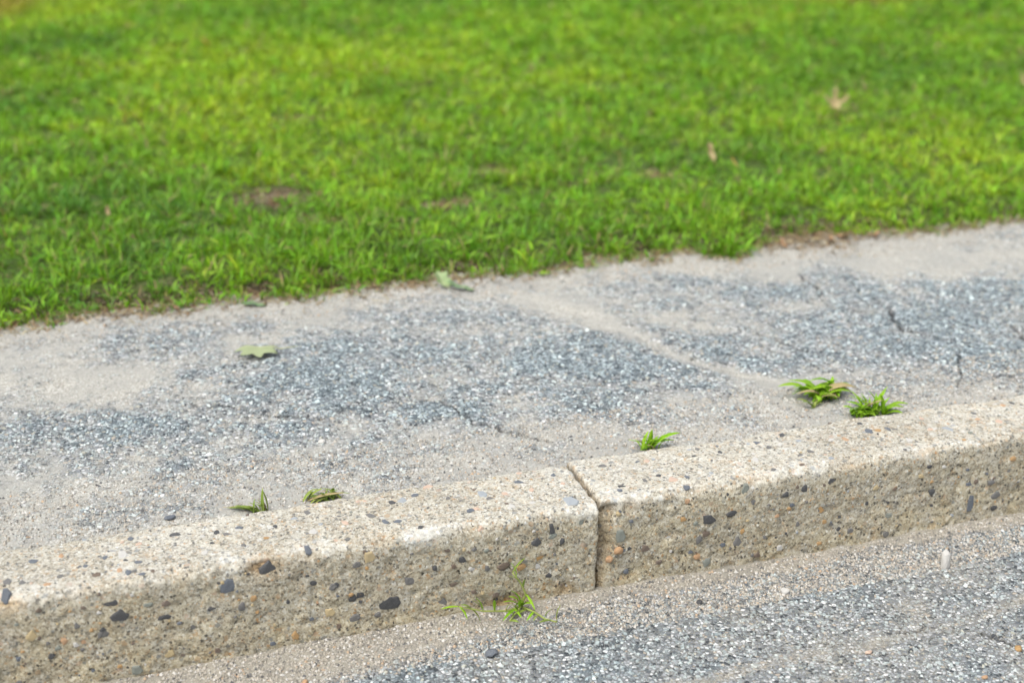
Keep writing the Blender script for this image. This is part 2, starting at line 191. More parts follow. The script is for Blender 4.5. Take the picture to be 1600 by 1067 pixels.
class G:
    """small node-graph helper"""
    def __init__(s, nt): s.nt = nt; s.tc = None
    def n(s, t, **kw):
        nd = s.nt.nodes.new(t)
        for k, v in kw.items(): setattr(nd, k, v)
        return nd
    def put(s, sock, v):
        if hasattr(v, 'is_output'): s.nt.links.new(v, sock)
        elif isinstance(v, (tuple, list)) and len(v) == 3 and sock.type == 'RGBA': sock.default_value = (*v, 1)
        else: sock.default_value = v
    def pos(s):
        if not s.tc: s.tc = s.n('ShaderNodeTexCoord')
        return s.tc.outputs['Object']
    def attr(s, nm, col=False):
        a = s.n('ShaderNodeAttribute'); a.attribute_name = nm
        return a.outputs['Color' if col else 'Fac']
    def math(s, op, a, b=0.0, c=None, clamp=False):
        m = s.n('ShaderNodeMath', operation=op, use_clamp=clamp)
        s.put(m.inputs[0], a); s.put(m.inputs[1], b)
        if c is not None: s.put(m.inputs[2], c)
        return m.outputs[0]
    def noise(s, scale, detail=3.0, rough=.55, vec=None):
        t = s.n('ShaderNodeTexNoise'); s.put(t.inputs['Vector'], vec or s.pos())
        t.inputs['Scale'].default_value = scale; t.inputs['Detail'].default_value = detail; t.inputs['Roughness'].default_value = rough
        return t.outputs['Fac']
    def voro(s, scale, feature='F1', rnd=1.0, vec=None):
        t = s.n('ShaderNodeTexVoronoi', feature=feature); s.put(t.inputs['Vector'], vec or s.pos())
        t.inputs['Scale'].default_value = scale; t.inputs['Randomness'].default_value = rnd
        return t
    def ramp(s, fac, stops, interp='LINEAR'):
        r = s.n('ShaderNodeValToRGB'); s.put(r.inputs[0], fac); r.color_ramp.interpolation = interp
        e = r.color_ramp.elements
        while len(e) < len(stops): e.new(1.0)
        for el, (p, c) in zip(e, stops):
            el.position = p; el.color = (*c, 1) if len(c) == 3 else c
        return r.outputs[0]
    def mix(s, fac, a, b, blend='MIX'):
        m = s.n('ShaderNodeMix', data_type='RGBA', blend_type=blend)
        s.put(m.inputs['Factor'], fac); s.put(m.inputs['A'], a) if False else None
        s.put(m.inputs[6], a); s.put(m.inputs[7], b)
        return m.outputs[2]
    def sep(s, col):
        t = s.n('ShaderNodeSeparateColor'); s.put(t.inputs[0], col); return t.outputs
    def maprange(s, v, a, b, c=0.0, d=1.0, smooth=True):
        t = s.n('ShaderNodeMapRange', interpolation_type='SMOOTHSTEP' if smooth else 'LINEAR')
        for k, q in zip((0, 1, 2, 3, 4), (v, a, b, c, d)): s.put(t.inputs[k], q)
        return t.outputs[0]
    def bump(s, h, strength, dist, nrm=None):
        t = s.n('ShaderNodeBump'); t.inputs['Strength'].default_value = strength; t.inputs['Distance'].default_value = dist
        s.put(t.inputs['Height'], h)
        if nrm is not None: s.put(t.inputs['Normal'], nrm)
        return t.outputs[0]

STONE_STOPS = [(0, (.045, .05, .056)), (.12, (.105, .114, .122)), (.28, (.185, .196, .205)), (.48, (.29, .30, .306)),
               (.70, (.42, .425, .42)), (.87, (.37, .32, .26)), (.92, (.60, .60, .59))]

def asphalt_material(name, dust_col, chip_scale):
    m, nt, b = new_mat(name); g = G(nt)
    expo = g.attr('exposed'); crack = g.attr('crack')
    wob = g.n('ShaderNodeVectorMath', operation='ADD')
    nz = g.n('ShaderNodeTexNoise'); g.put(nz.inputs['Vector'], g.pos()); nz.inputs['Scale'].default_value = 160
    sc = g.n('ShaderNodeVectorMath', operation='SCALE'); g.put(sc.inputs[0], nz.outputs['Color']); sc.inputs['Scale'].default_value = .004
    g.put(wob.inputs[0], g.pos()); g.put(wob.inputs[1], sc.outputs[0])
    v1 = g.voro(chip_scale, vec=wob.outputs[0]); v1e = g.voro(chip_scale, 'DISTANCE_TO_EDGE', vec=wob.outputs[0])
    c1 = g.ramp(g.sep(v1.outputs['Color'])[0], STONE_STOPS, 'CONSTANT')
    c1 = g.mix(g.noise(500, 2), c1, (.22, .22, .22), 'MIX') if False else c1
    edge = g.maprange(v1e.outputs['Distance'], .02, .16)
    binder = g.mix(g.noise(9, 3), (.105, .118, .122), (.18, .194, .194))
    stone = g.mix(edge, binder, c1)
    stone = g.mix(g.maprange(g.math('ADD', expo, g.math('MULTIPLY', g.math('SUBTRACT', g.noise(70, 4, .7), .5), 1.6)), .6, 1.2), stone, g.mix(1.0, stone, (.80, .90, .94), 'MULTIPLY'))
    # sand grains over it all
    v2 = g.voro(430)
    grain = g.ramp(g.sep(v2.outputs['Color'])[1], [(0, (.13, .12, .10)), (.10, (.24, .215, .18)), (.28, dust_col), (.62, tuple(min(1, c * 1.22) for c in dust_col)), (.90, (.58, .56, .52))], 'CONSTANT')
    sand = g.mix(.3, grain, dust_col)
    sand = g.mix(g.maprange(g.noise(7, 4), .35, .7), sand, (dust_col[0] * .86, dust_col[1] * .87, dust_col[2] * .9))
    fine = g.math('ADD', g.math('MULTIPLY', g.noise(120, 3, .6), .55), g.math('MULTIPLY', g.noise(24, 4), .5))
    f = g.math('ADD', expo, g.math('SUBTRACT', fine, .55))
    # chip tops stay clear of dust, the hollows between them fill first
    f = g.math('ADD', f, g.math('MULTIPLY', g.math('SUBTRACT', edge, .6), .35))
    k = g.maprange(f, -.05, .8)
    col = g.mix(k, sand, stone)
    col = g.mix(g.math('MULTIPLY', crack, .92), col, (.028, .027, .027))
    g.put(b.inputs['Base Color'], col)
    h = g.math('ADD', g.math('MULTIPLY', g.math('MULTIPLY', edge, k), g.math('ADD', g.sep(v1.outputs['Color'])[1], .4)), g.math('MULTIPLY', g.noise(420, 3, .65), .35))
    g.put(b.inputs['Normal'], g.bump(h, .8, .003))
    b.inputs['Roughness'].default_value = .8
    return m

M_WALK = asphalt_material('weathered_asphalt', (.328, .318, .277), 150)
M_ROAD = asphalt_material('road_asphalt', (.272, .252, .204), 175)

def tone_material(name, rough=.75, bump=0.0, spec=.35, speck=0.0):
    m, nt, b = new_mat(name); g = G(nt)
    c = g.attr('tone', True)
    if speck:
        c = g.mix(g.math('MULTIPLY', g.maprange(g.noise(700, 2, .7), .45, .75), speck), c, (.45, .42, .38))
    g.put(b.inputs['Base Color'], c); b.inputs['Roughness'].default_value = rough; b.inputs['Specular IOR Level'].default_value = spec
    if bump: g.put(b.inputs['Normal'], g.bump(g.noise(600, 3), bump, .001))
    return m
M_CHIP = tone_material('stone_chips', .7, .5, .4, .25)

def kerb_material():
    m, nt, b = new_mat('kerb_concrete'); g = G(nt)
    pale_worn = g.attr('pale_worn'); warm_tint = g.attr('warm_tint'); chip = g.attr('chipped')
    def warp(scale, amt):
        nz = g.n('ShaderNodeTexNoise'); g.put(nz.inputs['Vector'], g.pos()); nz.inputs['Scale'].default_value = scale; nz.inputs['Detail'].default_value = 2
        sc = g.n('ShaderNodeVectorMath', operation='SCALE'); g.put(sc.inputs[0], nz.outputs['Color']); sc.inputs['Scale'].default_value = amt
        ad = g.n('ShaderNodeVectorMath', operation='ADD'); g.put(ad.inputs[0], g.pos()); g.put(ad.inputs[1], sc.outputs[0])
        return ad.outputs[0]
    w1 = warp(420, .006); w2 = warp(190, .010)
    # cement matrix: gritty, uneven
    base = g.ramp(g.noise(430, 5, .82), [(.32, (.13, .108, .078)), (.43, (.36, .315, .235)), (.52, (.52, .475, .385)), (.64, (.72, .685, .60))])
    v1 = g.voro(330, vec=w1); r1 = g.sep(v1.outputs['Color'])
    grains = g.ramp(r1[0], [(0, (.06, .056, .05)), (.09, (.19, .15, .105)), (.22, (.33, .275, .20)), (.40, (.45, .40, .32)), (.64, (.54, .50, .42)),
                            (.84, (.66, .63, .575)), (.955, (.52, .33, .18))], 'CONSTANT')
    cem = g.mix(.55, base, grains)
    # dark and coloured sand specks
    v0 = g.voro(165, vec=w1); r0 = g.sep(v0.outputs['Color'])
    sp = g.math('MULTIPLY', g.math('GREATER_THAN', r0[0], .70), g.maprange(v0.outputs['Distance'], .42, .30))
    spc = g.ramp(r0[1], [(0, (.05, .05, .05)), (.4, (.13, .11, .085)), (.62, (.24, .25, .25)), (.76, (.42, .25, .12)), (.86, (.74, .73, .70))], 'CONSTANT')
    cem = g.mix(g.math('MULTIPLY', sp, .85), cem, spc)
    v2 = g.voro(95, vec=w2); r2 = g.sep(v2.outputs['Color'])
    st = g.ramp(r2[1], [(0, (.10, .105, .11)), (.18, (.22, .23, .235)), (.36, (.40, .28, .17)), (.5, (.46, .34, .26)), (.62, (.50, .45, .36)), (.8, (.62, .60, .56)), (.93, (.3, .3, .27))], 'CONSTANT')
    pick = g.math('MULTIPLY', g.math('GREATER_THAN', r2[0], .83), g.maprange(v2.outputs['Distance'], .44, .34))
    col = g.mix(g.math('MULTIPLY', pick, .7), cem, st)
    col = g.mix(g.maprange(g.noise(11, 4), .3, .7), col, g.mix(1.0, col, (.84, .83, .81), 'MULTIPLY'))
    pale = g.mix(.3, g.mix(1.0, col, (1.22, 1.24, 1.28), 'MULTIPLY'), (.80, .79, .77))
    col = g.mix(g.math('MULTIPLY', pale_worn, g.maprange(g.noise(45, 4, .65), .30, .62)), col, pale)
    warmed = g.mix(1.0, col, (1.08, 1.02, .87), 'MULTIPLY')
    col = g.mix(g.math('MULTIPLY', warm_tint, g.maprange(g.noise(30, 4, .6), .25, .65)), col, warmed)
    col = g.mix(g.math('MULTIPLY', g.maprange(g.noise(38, 3, .6), .54, .74), .45), col, g.mix(1.0, col, (1.0, .82, .62), 'MULTIPLY'))
    col = g.mix(g.math('MULTIPLY', g.maprange(g.noise(52, 3, .6), .30, .16, 0, 1), .5), col, g.mix(1.0, col, (.76, .81, .86), 'MULTIPLY'))
    brown = g.mix(1.0, col, (.80, .64, .46), 'MULTIPLY')
    col = g.mix(chip, col, brown)
    v3 = g.voro(210, vec=w1); hole = g.math('MULTIPLY', g.math('GREATER_THAN', g.sep(v3.outputs['Color'])[2], .86), g.maprange(v3.outputs['Distance'], .34, .2))
    col = g.mix(g.math('MULTIPLY', hole, .6), col, (.10, .085, .065))
    col = g.mix(1.0, col, (.955, .985, .985), 'MULTIPLY')
    g.put(b.inputs['Base Color'], col)
    h = g.math('ADD', g.math('MULTIPLY', r1[1], .35), g.math('MULTIPLY', g.noise(380, 5, .75), 1.0))
    h = g.math('SUBTRACT', h, g.math('MULTIPLY', hole, .9)); h = g.math('ADD', h, g.math('MULTIPLY', sp, .3))
    g.put(b.inputs['Normal'], g.bump(h, .9, .0022))
    b.inputs['Roughness'].default_value = .9
    return m
M_KERB = kerb_material()

def rock_material(name, c, var=.25):
    m, nt, b = new_mat(name); g = G(nt)
    oi = g.n('ShaderNodeObjectInfo')
    lo = tuple(x * (1 - var) for x in c); hi = tuple(min(1, x * (1 + var)) for x in c)
    col = g.mix(g.noise(260, 4, .65), lo, hi)
    col = g.mix(g.math('MULTIPLY', oi.outputs['Random'], .35), col, tuple(x * .7 + .08 for x in c))
    col = g.mix(g.math('MULTIPLY', g.maprange(g.noise(900, 2), .55, .7), .35), col, (.45, .41, .34))
    g.put(b.inputs['Base Color'], col); b.inputs['Roughness'].default_value = .62
    g.put(b.inputs['Normal'], g.bump(g.noise(420, 4), .5, .0015))
    return m
ROCK = {k: rock_material('stone_' + k, c) for k, c in dict(black=(.045, .047, .05), slate=(.10, .115, .135), grey=(.13, .127, .12), brown=(.13, .095, .07),
        green=(.19, .205, .175), ochre=(.36, .22, .09), tan=(.42, .33, .18), orange=(.42, .255, .135), salmon=(.50, .36, .27), blue=(.29, .315, .33), pale=(.48, .465, .43)).items()}

def soil_material():
    m, nt, b = new_mat('soil'); g = G(nt)
    c = g.ramp(g.noise(55, 5, .7), [(.25, (.016, .013, .006)), (.5, (.05, .036, .018)), (.75, (.15, .108, .06))])
    v = g.voro(240); c = g.mix(g.math('MULTIPLY', g.math('GREATER_THAN', g.sep(v.outputs['Color'])[0], .8), .6), c, (.33, .27, .18))
    far = g.mix(g.noise(60, 5, .7), (.035, .075, .010), (.10, .17, .02))
    c = g.mix(g.attr('turf'), c, far)
    g.put(b.inputs['Base Color'], c); g.put(b.inputs['Normal'], g.bump(g.noise(180, 5, .7), 1.0, .01))
    b.inputs['Roughness'].default_value = .95
    return m
M_SOIL = soil_material()

def foliage_material(name, source, trans=.35, rough=.5, veins=False, backmul=1.0):
    m, nt, b = new_mat(name); g = G(nt)
    col = g.attr('tone', True) if source is None else g.mix(g.noise(70, 4, .6), source[0], source[1])
    if source is not None and len(source) > 2:
        oi = g.n('ShaderNodeObjectInfo'); col = g.mix(g.math('MULTIPLY', oi.outputs['Random'], .6), col, source[2])
    g.put(b.inputs['Base Color'], col); b.inputs['Roughness'].default_value = rough
    t = g.n('ShaderNodeBsdfTranslucent')
    g.put(t.inputs['Color'], g.mix(1.0, col, (1.25, 1.2, .7), 'MULTIPLY'))
    mx = g.n('ShaderNodeMixShader'); mx.inputs[0].default_value = trans
    g.put(mx.inputs[1], b.outputs[0]); g.put(mx.inputs[2], t.outputs[0])
    out = [q for q in nt.nodes if q.type == 'OUTPUT_MATERIAL'][0]
    nt.links.new(mx.outputs[0], out.inputs['Surface'])
    if veins: g.put(b.inputs['Normal'], g.bump(g.noise(220, 3), .4, .001))
    return m
M_GRASS = foliage_material('lawn_blades', None, .36, .5)
M_WEED = foliage_material('weed_blades', ((.20, .42, .02), (.32, .56, .03), (.42, .58, .05)), .42, .42)
M_WEED_DULL = foliage_material('dull_weed_blades', ((.18, .29, .05), (.28, .40, .07), (.40, .42, .12)), .38, .45)
M_DRY = foliage_material('dry_blades', ((.34, .27, .12), (.46, .38, .20)), .25, .6)
M_STEM = foliage_material('weed_stem', ((.30, .30, .10), (.26, .34, .08)), .15, .5)

# ------------------------------------------------------------------ setting: ground sheets
KW = 0.152          # tread width of the kerb
GRASS_Y = 1.085     # lawn edge

WEED_ROOTS = [(CRABGRASS[0][:2], .022), (RYE_TUFT[0][:2], .026), (KERB_WEED[0][:2], .018), (UPRIGHT_SHOOT[0][:2], .014), (LOW_TUFT[0][:2], .02), (BROAD_WEED[0][:2], .012)]
def walk_fields(x, y):
    n = fbm(x * 3.2, y * 3.2, 0, 5, 11); n2 = fbm(x * 14, y * 14, 0, 4, 17); n3 = fbm(x * 60, y * 60, 0, 3, 31)
    wx = x + .05 * (fbm(x * 9, y * 9, 0, 3, 41) - .5); wy = y + .06 * (fbm(x * 9, y * 9, 0, 3, 47) - .5)
    e = .43 + .52 * patches(wx, wy, WALK_PATCHES) + .8 * (n - .5) + 1.25 * (n2 - .5) + .9 * (n3 - .5)
    e -= .25 * np.exp(-((y - KW) / .05) ** 2) * (.6 + .8 * n2)
    e -= .8 * sstep(GRASS_Y - .13, GRASS_Y + .02, y + .14 * (n2 - .5))
    seam = seg_dist(x + .07 * (n2 - .5), y + .05 * (n3 - .5), WALK_SEAM)
    e -= (.1 + 1.5 * n2) * np.exp(-(seam / (.012 + .035 * n)) ** 2)
    z = .1345 + .005 * (y - KW) + .016 * (n - .5) + .005 * (n2 - .5) + .002 * (n3 - .5)
    z += .004 * np.clip(e, 0, 1) - .004 * np.exp(-(seam / .02) ** 2)
    z -= .004 * np.exp(-((y - KW) / .02) ** 2)
    c = np.zeros(np.shape(x))
    jx = x + .022 * (fbm(x * 38, y * 38, 0, 3, 5) - .5); jy = y + .022 * (fbm(x * 38, y * 38, 0, 3, 6) - .5)
    for pts, w in WALK_CRACKS:
        w = w * 1.05
        c = np.maximum(c, (1 - sstep(w * .6, w * 1.9, seg_dist(jx, jy, pts))) * (.45 + .9 * noise3(x * 45, y * 45, 0, 9)))
    c = np.maximum(c, .9 * (1 - sstep(.002, .006, np.abs(y - KW - .001 + .006 * (n3 - .5)))) * sstep(.42, .6, noise3(x * 16, y * 3, 0, 21)))
    for (wx_, wy_), wr in WEED_ROOTS:
        c = np.maximum(c, .75 * np.exp(-((x - wx_) ** 2 + ((y - wy_) * 1.3) ** 2) / wr ** 2) * (.4 + n3))
    c = np.clip(c, 0, 1)
    z -= .007 * c
    return z, e, c

def road_fields(x, y):
    n = fbm(x * 4, y * 4, 0, 5, 111); n2 = fbm(x * 16, y * 16, 0, 4, 117); n3 = fbm(x * 60, y * 60, 0, 3, 131)
    d = -y
    reach = .032 + .05 * (n - .5) + .05 * (n2 - .5) - .018 * sstep(.3, .8, x) + .045 * (1 - sstep(-.5, -.05, x))
    e = .74 + .7 * (n - .5) + .6 * (n2 - .5)
    dust = 1 - sstep(reach * .7, reach * 1.35, d + .012 * (n3 - .5))
    e -= (.65 + .7 * n2) * dust
    seam = seg_dist(x + .02 * (n2 - .5), y + .03 * (n2 - .5), ROAD_SEAM)
    e -= (.05 + .9 * n) * np.exp(-(seam / .013) ** 2)
    z = -.008 - .006 * sstep(.3, .8, -x) + .02 * d + .008 * (n - .5) + .003 * (n2 - .5) + .002 * (n3 - .5)
    z += .008 * np.exp(-(np.clip(d, 0, 9) / .05) ** 1.3) * (.5 + 1.0 * fbm(x * 26, y * 20, 0, 4, 151)) + .004 * (fbm(x * 40, y * 40, 0, 3, 161) - .5) * dust + .003 * dust
    c = np.zeros(np.shape(x))
    jx = x + .006 * (noise3(x * 120, y * 120, 0, 5) - .5); jy = y + .006 * (noise3(x * 120, y * 120, 0, 6) - .5)
    for pts, w in ROAD_CRACKS:
        c = np.maximum(c, (1 - sstep(w * .5, w * 1.4, seg_dist(jx, jy, pts))) * (.5 + .6 * noise3(x * 45, y * 45, 0, 9)))
    c = np.clip(c, 0, 1)
    z -= .006 * c
    return z, e, c

def edge_y(x):
    e = GRASS_Y + .05 * (fbm(x * 3, 3.3, 0, 3, 71) - .5) + .03 * (noise3(x * 17, 1.7, 0, 72) - .5)
    e = e - .065 * np.exp(-((x - .735) / .05) ** 2) + .045 * np.exp(-((x - .98) / .12) ** 2) + .03 * (fbm(x * 40, 9.1, 0, 2, 74) - .5) + .03 * (fbm(x * 9, 4.1, 0, 2, 75) - .5)
    return e

def lawn_z(x, y):
    t = sstep(-.035, .13, y - edge_y(x) + .05 * (fbm(x * 22, y * 22, 0, 3, 87) - .5))
    return .126 + .036 * t + .022 * (fbm(x * 2.2, y * 2.2, 0, 4, 81) - .5) * sstep(0, .3, y - 1.05) + .014 * (fbm(x * 18, y * 18, 0, 3, 83) - .5) * t + .004 * np.clip(y - 1.1, 0, 30)

xs = spaced((-60, -6, 6), (-6, -1.6, .25), (-1.6, -1.0, .02), (-1.0, 1.75, .0036), (1.75, 2.4, .02), (2.4, 6, .25), (6, 60, 6))
ys = spaced((KW - .012, .5, .0038), (.5, 1.2, .0050))
X, Y = np.meshgrid(xs, ys, indexing='ij')
z, e, c = walk_fields(X, Y)
walk = mesh_np('sidewalk', np.stack([X, Y, z], -1).reshape(-1, 3), grid_faces(len(xs), len(ys)), M_WALK, attrs={'exposed': e, 'crack': c})
tag(walk, kind='structure')

xs = spaced((-60, -6, 6), (-6, -1.4, .25), (-1.4, -.8, .02), (-.8, 1.0, .004), (1.0, 1.8, .02), (1.8, 6, .25), (6, 60, 6))
ys = spaced((-8, -1.5, .5), (-1.5, -.62, .04), (-.62, .012, .004))
X, Y = np.meshgrid(xs, ys, indexing='ij')
z, e, c = road_fields(X, Y)
road = mesh_np('road', np.stack([X, Y, z], -1).reshape(-1, 3), grid_faces(len(xs), len(ys)), M_ROAD, attrs={'exposed': e, 'crack': c})
tag(road, kind='structure')

xs = spaced((-60, -6, 5), (-6, -1.2, .15), (-1.2, 2.2, .02), (2.2, 6, .06), (6, 8, .15), (8, 60, 5))
ys = spaced((1.0, 2.4, .02), (2.4, 7, .05), (7, 12, .25), (12, 120, 6))
X, Y = np.meshgrid(xs, ys, indexing='ij')
soil_turf = sstep(6.2, 7.5, Y) + sstep(1.6, 1.9, -X) + sstep(.7, 1.3, X - Y * .85)
lawn = mesh_np('lawn_ground', np.stack([X, Y, lawn_z(X, Y)], -1).reshape(-1, 3), grid_faces(len(xs), len(ys)), M_SOIL, attrs={'turf': np.clip(np.maximum(soil_turf, .8 * sstep(.04, .16, Y - edge_y(X)) * (1 - np.clip(1.3 * patches(X, Y, BARE), 0, 1))), 0, 1)})
tag(lawn, kind='structure')

bm = bmesh.new()
s = 700
bm.faces.new([bm.verts.new((x, y, -.12)) for x, y in ((-s, -s), (s, -s), (s, s), (-s, s))])
me = bpy.data.meshes.new('ground'); bm.to_mesh(me); bm.free(); me.materials.append(M_SOIL)
at = me.attributes.new('turf', 'FLOAT', 'POINT'); at.data.foreach_set('value', [1.0] * 4)
gr = bpy.data.objects.new('ground', me); COL.objects.link(gr); tag(gr, kind='structure')

# exposed stone chips of the two asphalt surfaces (tens of thousands: joined)
PAL = np.array([(.08, .088, .094), (.135, .147, .155), (.20, .215, .223), (.28, .295, .30), (.37, .385, .385), (.47, .478, .47), (.60, .605, .59), (.37, .335, .28), (.39, .32, .26)])
PALW = np.array([.06, .13, .21, .23, .18, .09, .03, .05, .02])
def chips(name, fields, x0, x1, y0, y1, n, rmin, rmax, parent, keep, dust):
    x = RNG.uniform(x0, x1, n); y = RNG.uniform(y0, y1, n)
    z, e, c = fields(x, y)
    PALg = PAL * np.array((1.02, 1.115, 1.10))
    ok = keep(x, y) & (RNG.uniform(0, 1, n) < sstep(-.5, .6, e) * .75 + .25) & (c < .04)
    x, y, z, e = x[ok], y[ok], z[ok], e[ok]; n = len(x)
    r = rmin + (rmax - rmin) * RNG.uniform(0, 1, n) ** 2.4
    k = 4
    ang = RNG.uniform(0, 6.283, n)[:, None] + np.arange(k) * 6.2832 / k + RNG.uniform(-.35, .35, (n, k))
    el = RNG.uniform(.6, 1.0, n)[:, None]; th = RNG.uniform(0, 3.14, n)[:, None]
    rr = r[:, None] * RNG.uniform(.7, 1.15, (n, k))
    px, py = np.cos(ang) * rr, np.sin(ang) * rr * el
    qx, qy = px * np.cos(th) - py * np.sin(th), px * np.sin(th) + py * np.cos(th)
    h = r * RNG.uniform(.12, .55, n) * (.35 + .6 * np.clip(e, 0, 1))
    tiltx, tilty = RNG.normal(0, .22, (n, 1)), RNG.normal(0, .22, (n, 1))
    base = np.stack([x[:, None] + qx, y[:, None] + qy, np.repeat((z - r * .25)[:, None], k, 1)], -1)
    sh = RNG.uniform(.5, .78, (n, 1))
    topz = (z + h)[:, None] + (qx * tiltx + qy * tilty) * sh
    top = np.stack([x[:, None] + qx * sh, y[:, None] + qy * sh, topz], -1)
    co = np.concatenate([base, top], 1)
    o = np.arange(n)[:, None, None] * (2 * k)
    i = np.arange(k); j = (i + 1) % k
    side = np.concatenate([np.stack([i, j, j + k], 1), np.stack([i, j + k, i + k], 1)], 0)
    cap = np.array([[k, k + a, k + a + 1] for a in range(1, k - 1)])
    f = (np.concatenate([side, cap], 0)[None] + o).reshape(-1, 3)
    col = PALg[RNG.choice(len(PAL), n, p=PALW / PALW.sum())] * RNG.uniform(.85, 1.15, (n, 1))
    col = col * (1 - sstep(.6, 1.25, e + RNG.normal(0, .3, n))[:, None] * np.array((.20, .14, .10)))
    dm = np.clip(.72 - .85 * e, .0, .78)[:, None]
    col = col * (1 - dm) + np.array(dust) * dm
    col = np.repeat(col[:, None], 2 * k, 1); col[:, :k] = col[:, :k] * .6 + np.array(dust) * .4 * .7
    ob = mesh_np(name, co.reshape(-1, 3), f, M_CHIP, parent, smooth=False, colors=col.reshape(-1, 3))
    tag(ob, kind='stuff')
    return ob
def in_view_walk(x, y): return (x > -.95) & (x < .98 + y * .75) & (y < edge_y(x) + .02)
chips('aggregate', walk_fields, -.95, 1.75, KW, 1.12, 66000, .0018, .0063, walk, in_view_walk, (.328, .318, .277))
def in_view_road(x, y): return (y < -.03) & (x > -.75 - y * .5) & (x < .95 + y * .6)
chips('aggregate', road_fields, -.75, .95, -.56, -.03, 27000, .0014, .0052, road, in_view_road, (.272, .252, .204))

# ------------------------------------------------------------------ kerb stones
def kerb_profile():
    P = []
    rf, rb, H = .013, .009, .15
    for q in np.linspace(-.12, -.01, 5)[:-1]: P.append((0, q, -1, 0))
    for q in np.arange(-.01, H - rf, .0034): P.append((0, q, -1, 0))
    for a in np.linspace(0, math.pi / 2, 8): P.append((rf - rf * math.cos(a), H - rf + rf * math.sin(a), -math.cos(a), math.sin(a)))
    for q in np.arange(rf + .0034, KW - rb, .0034): P.append((q, H, 0, 1))
    for a in np.linspace(0, math.pi / 2, 6): P.append((KW - rb + rb * math.sin(a), H - rb + rb * math.cos(a), math.sin(a), math.cos(a)))
    for q in np.arange(H - rb - .004, .115, -.004): P.append((KW, q, 1, 0))
    for q in np.linspace(.11, -.12, 5): P.append((KW, q, 1, 0))
    return np.array(P)
PROF = kerb_profile()
FACE_CHIPS = [(-.505, .0, .138, .026, .016, .009), (-.445, .0, .142, .018, .012, .004), (-.845, 0, .145, .02, .02, .006), (.045, 0, .135, .016, .014, .005),
              (-.15, 0, .008, .035, .014, .006), (-.052, 0, .014, .014, .012, .007),
              (-.62, 0, .147, .022, .012, .005), (-.74, 0, .148, .03, .010, .004), (-.34, 0, .147, .02, .012, .0045), (-.20, 0, .148, .025, .011, .004), (-.09, 0, .147, .014, .012, .004),
              (.16, 0, .147, .02, .012, .0045), (.27, 0, .148, .03, .010, .004), (.42, 0, .147, .022, .012, .005), (.57, 0, .148, .03, .012, .004), (.70, 0, .147, .02, .012, .005)]

def kerb_disp(x, y, z, ny, nz):
    top = np.clip(nz, 0, 1); face = np.clip(-ny, 0, 1)
    d = .006 * (fbm(x * 4, y * 4, z * 4, 3, 201) - .5) + .004 * (fbm(x * 22, y * 22, z * 22, 3, 205) - .5)
    d += .0026 * (fbm(x * 95, y * 95, z * 95, 2, 211) - .5)
    pit = sstep(.66, .85, noise3(x * 130, y * 130, z * 130, 221)); d -= .0022 * pit
    pit2 = sstep(.74, .9, noise3(x * 55, y * 55, z * 55, 225)); d -= .0022 * pit2
    # ragged front arris
    ar = np.exp(-((y / .016) ** 2 + ((z - .15) / .016) ** 2))
    d -= ar * (.004 * sstep(.42, .8, fbm(x * 13, 0, 0, 3, 231)) + .003 * fbm(x * 60, y * 60, z * 60, 2, 235))
    ab = np.exp(-(((y - KW) / .01) ** 2 + ((z - .15) / .01) ** 2))
    d -= ab * (.007 * sstep(.4, .8, fbm(x * 11, 5, 0, 3, 241)) + .003 * fbm(x * 60, y * 60, z * 60, 2, 245))
    chip = np.zeros(np.shape(x))
    for cx, cy, cz, rx, rz, dep in FACE_CHIPS:
        g_ = np.exp(-(((x - cx) / rx) ** 2 + ((y - cy) / .02) ** 2 + ((z - cz) / rz) ** 2) * 1.2)
        g_ = g_ * (.6 + .8 * noise3(x * 60, y * 60, z * 60, 251))
        d -= dep * g_; chip = np.maximum(chip, g_ * (1 if dep > .0055 else .35))
    return d, chip, ar

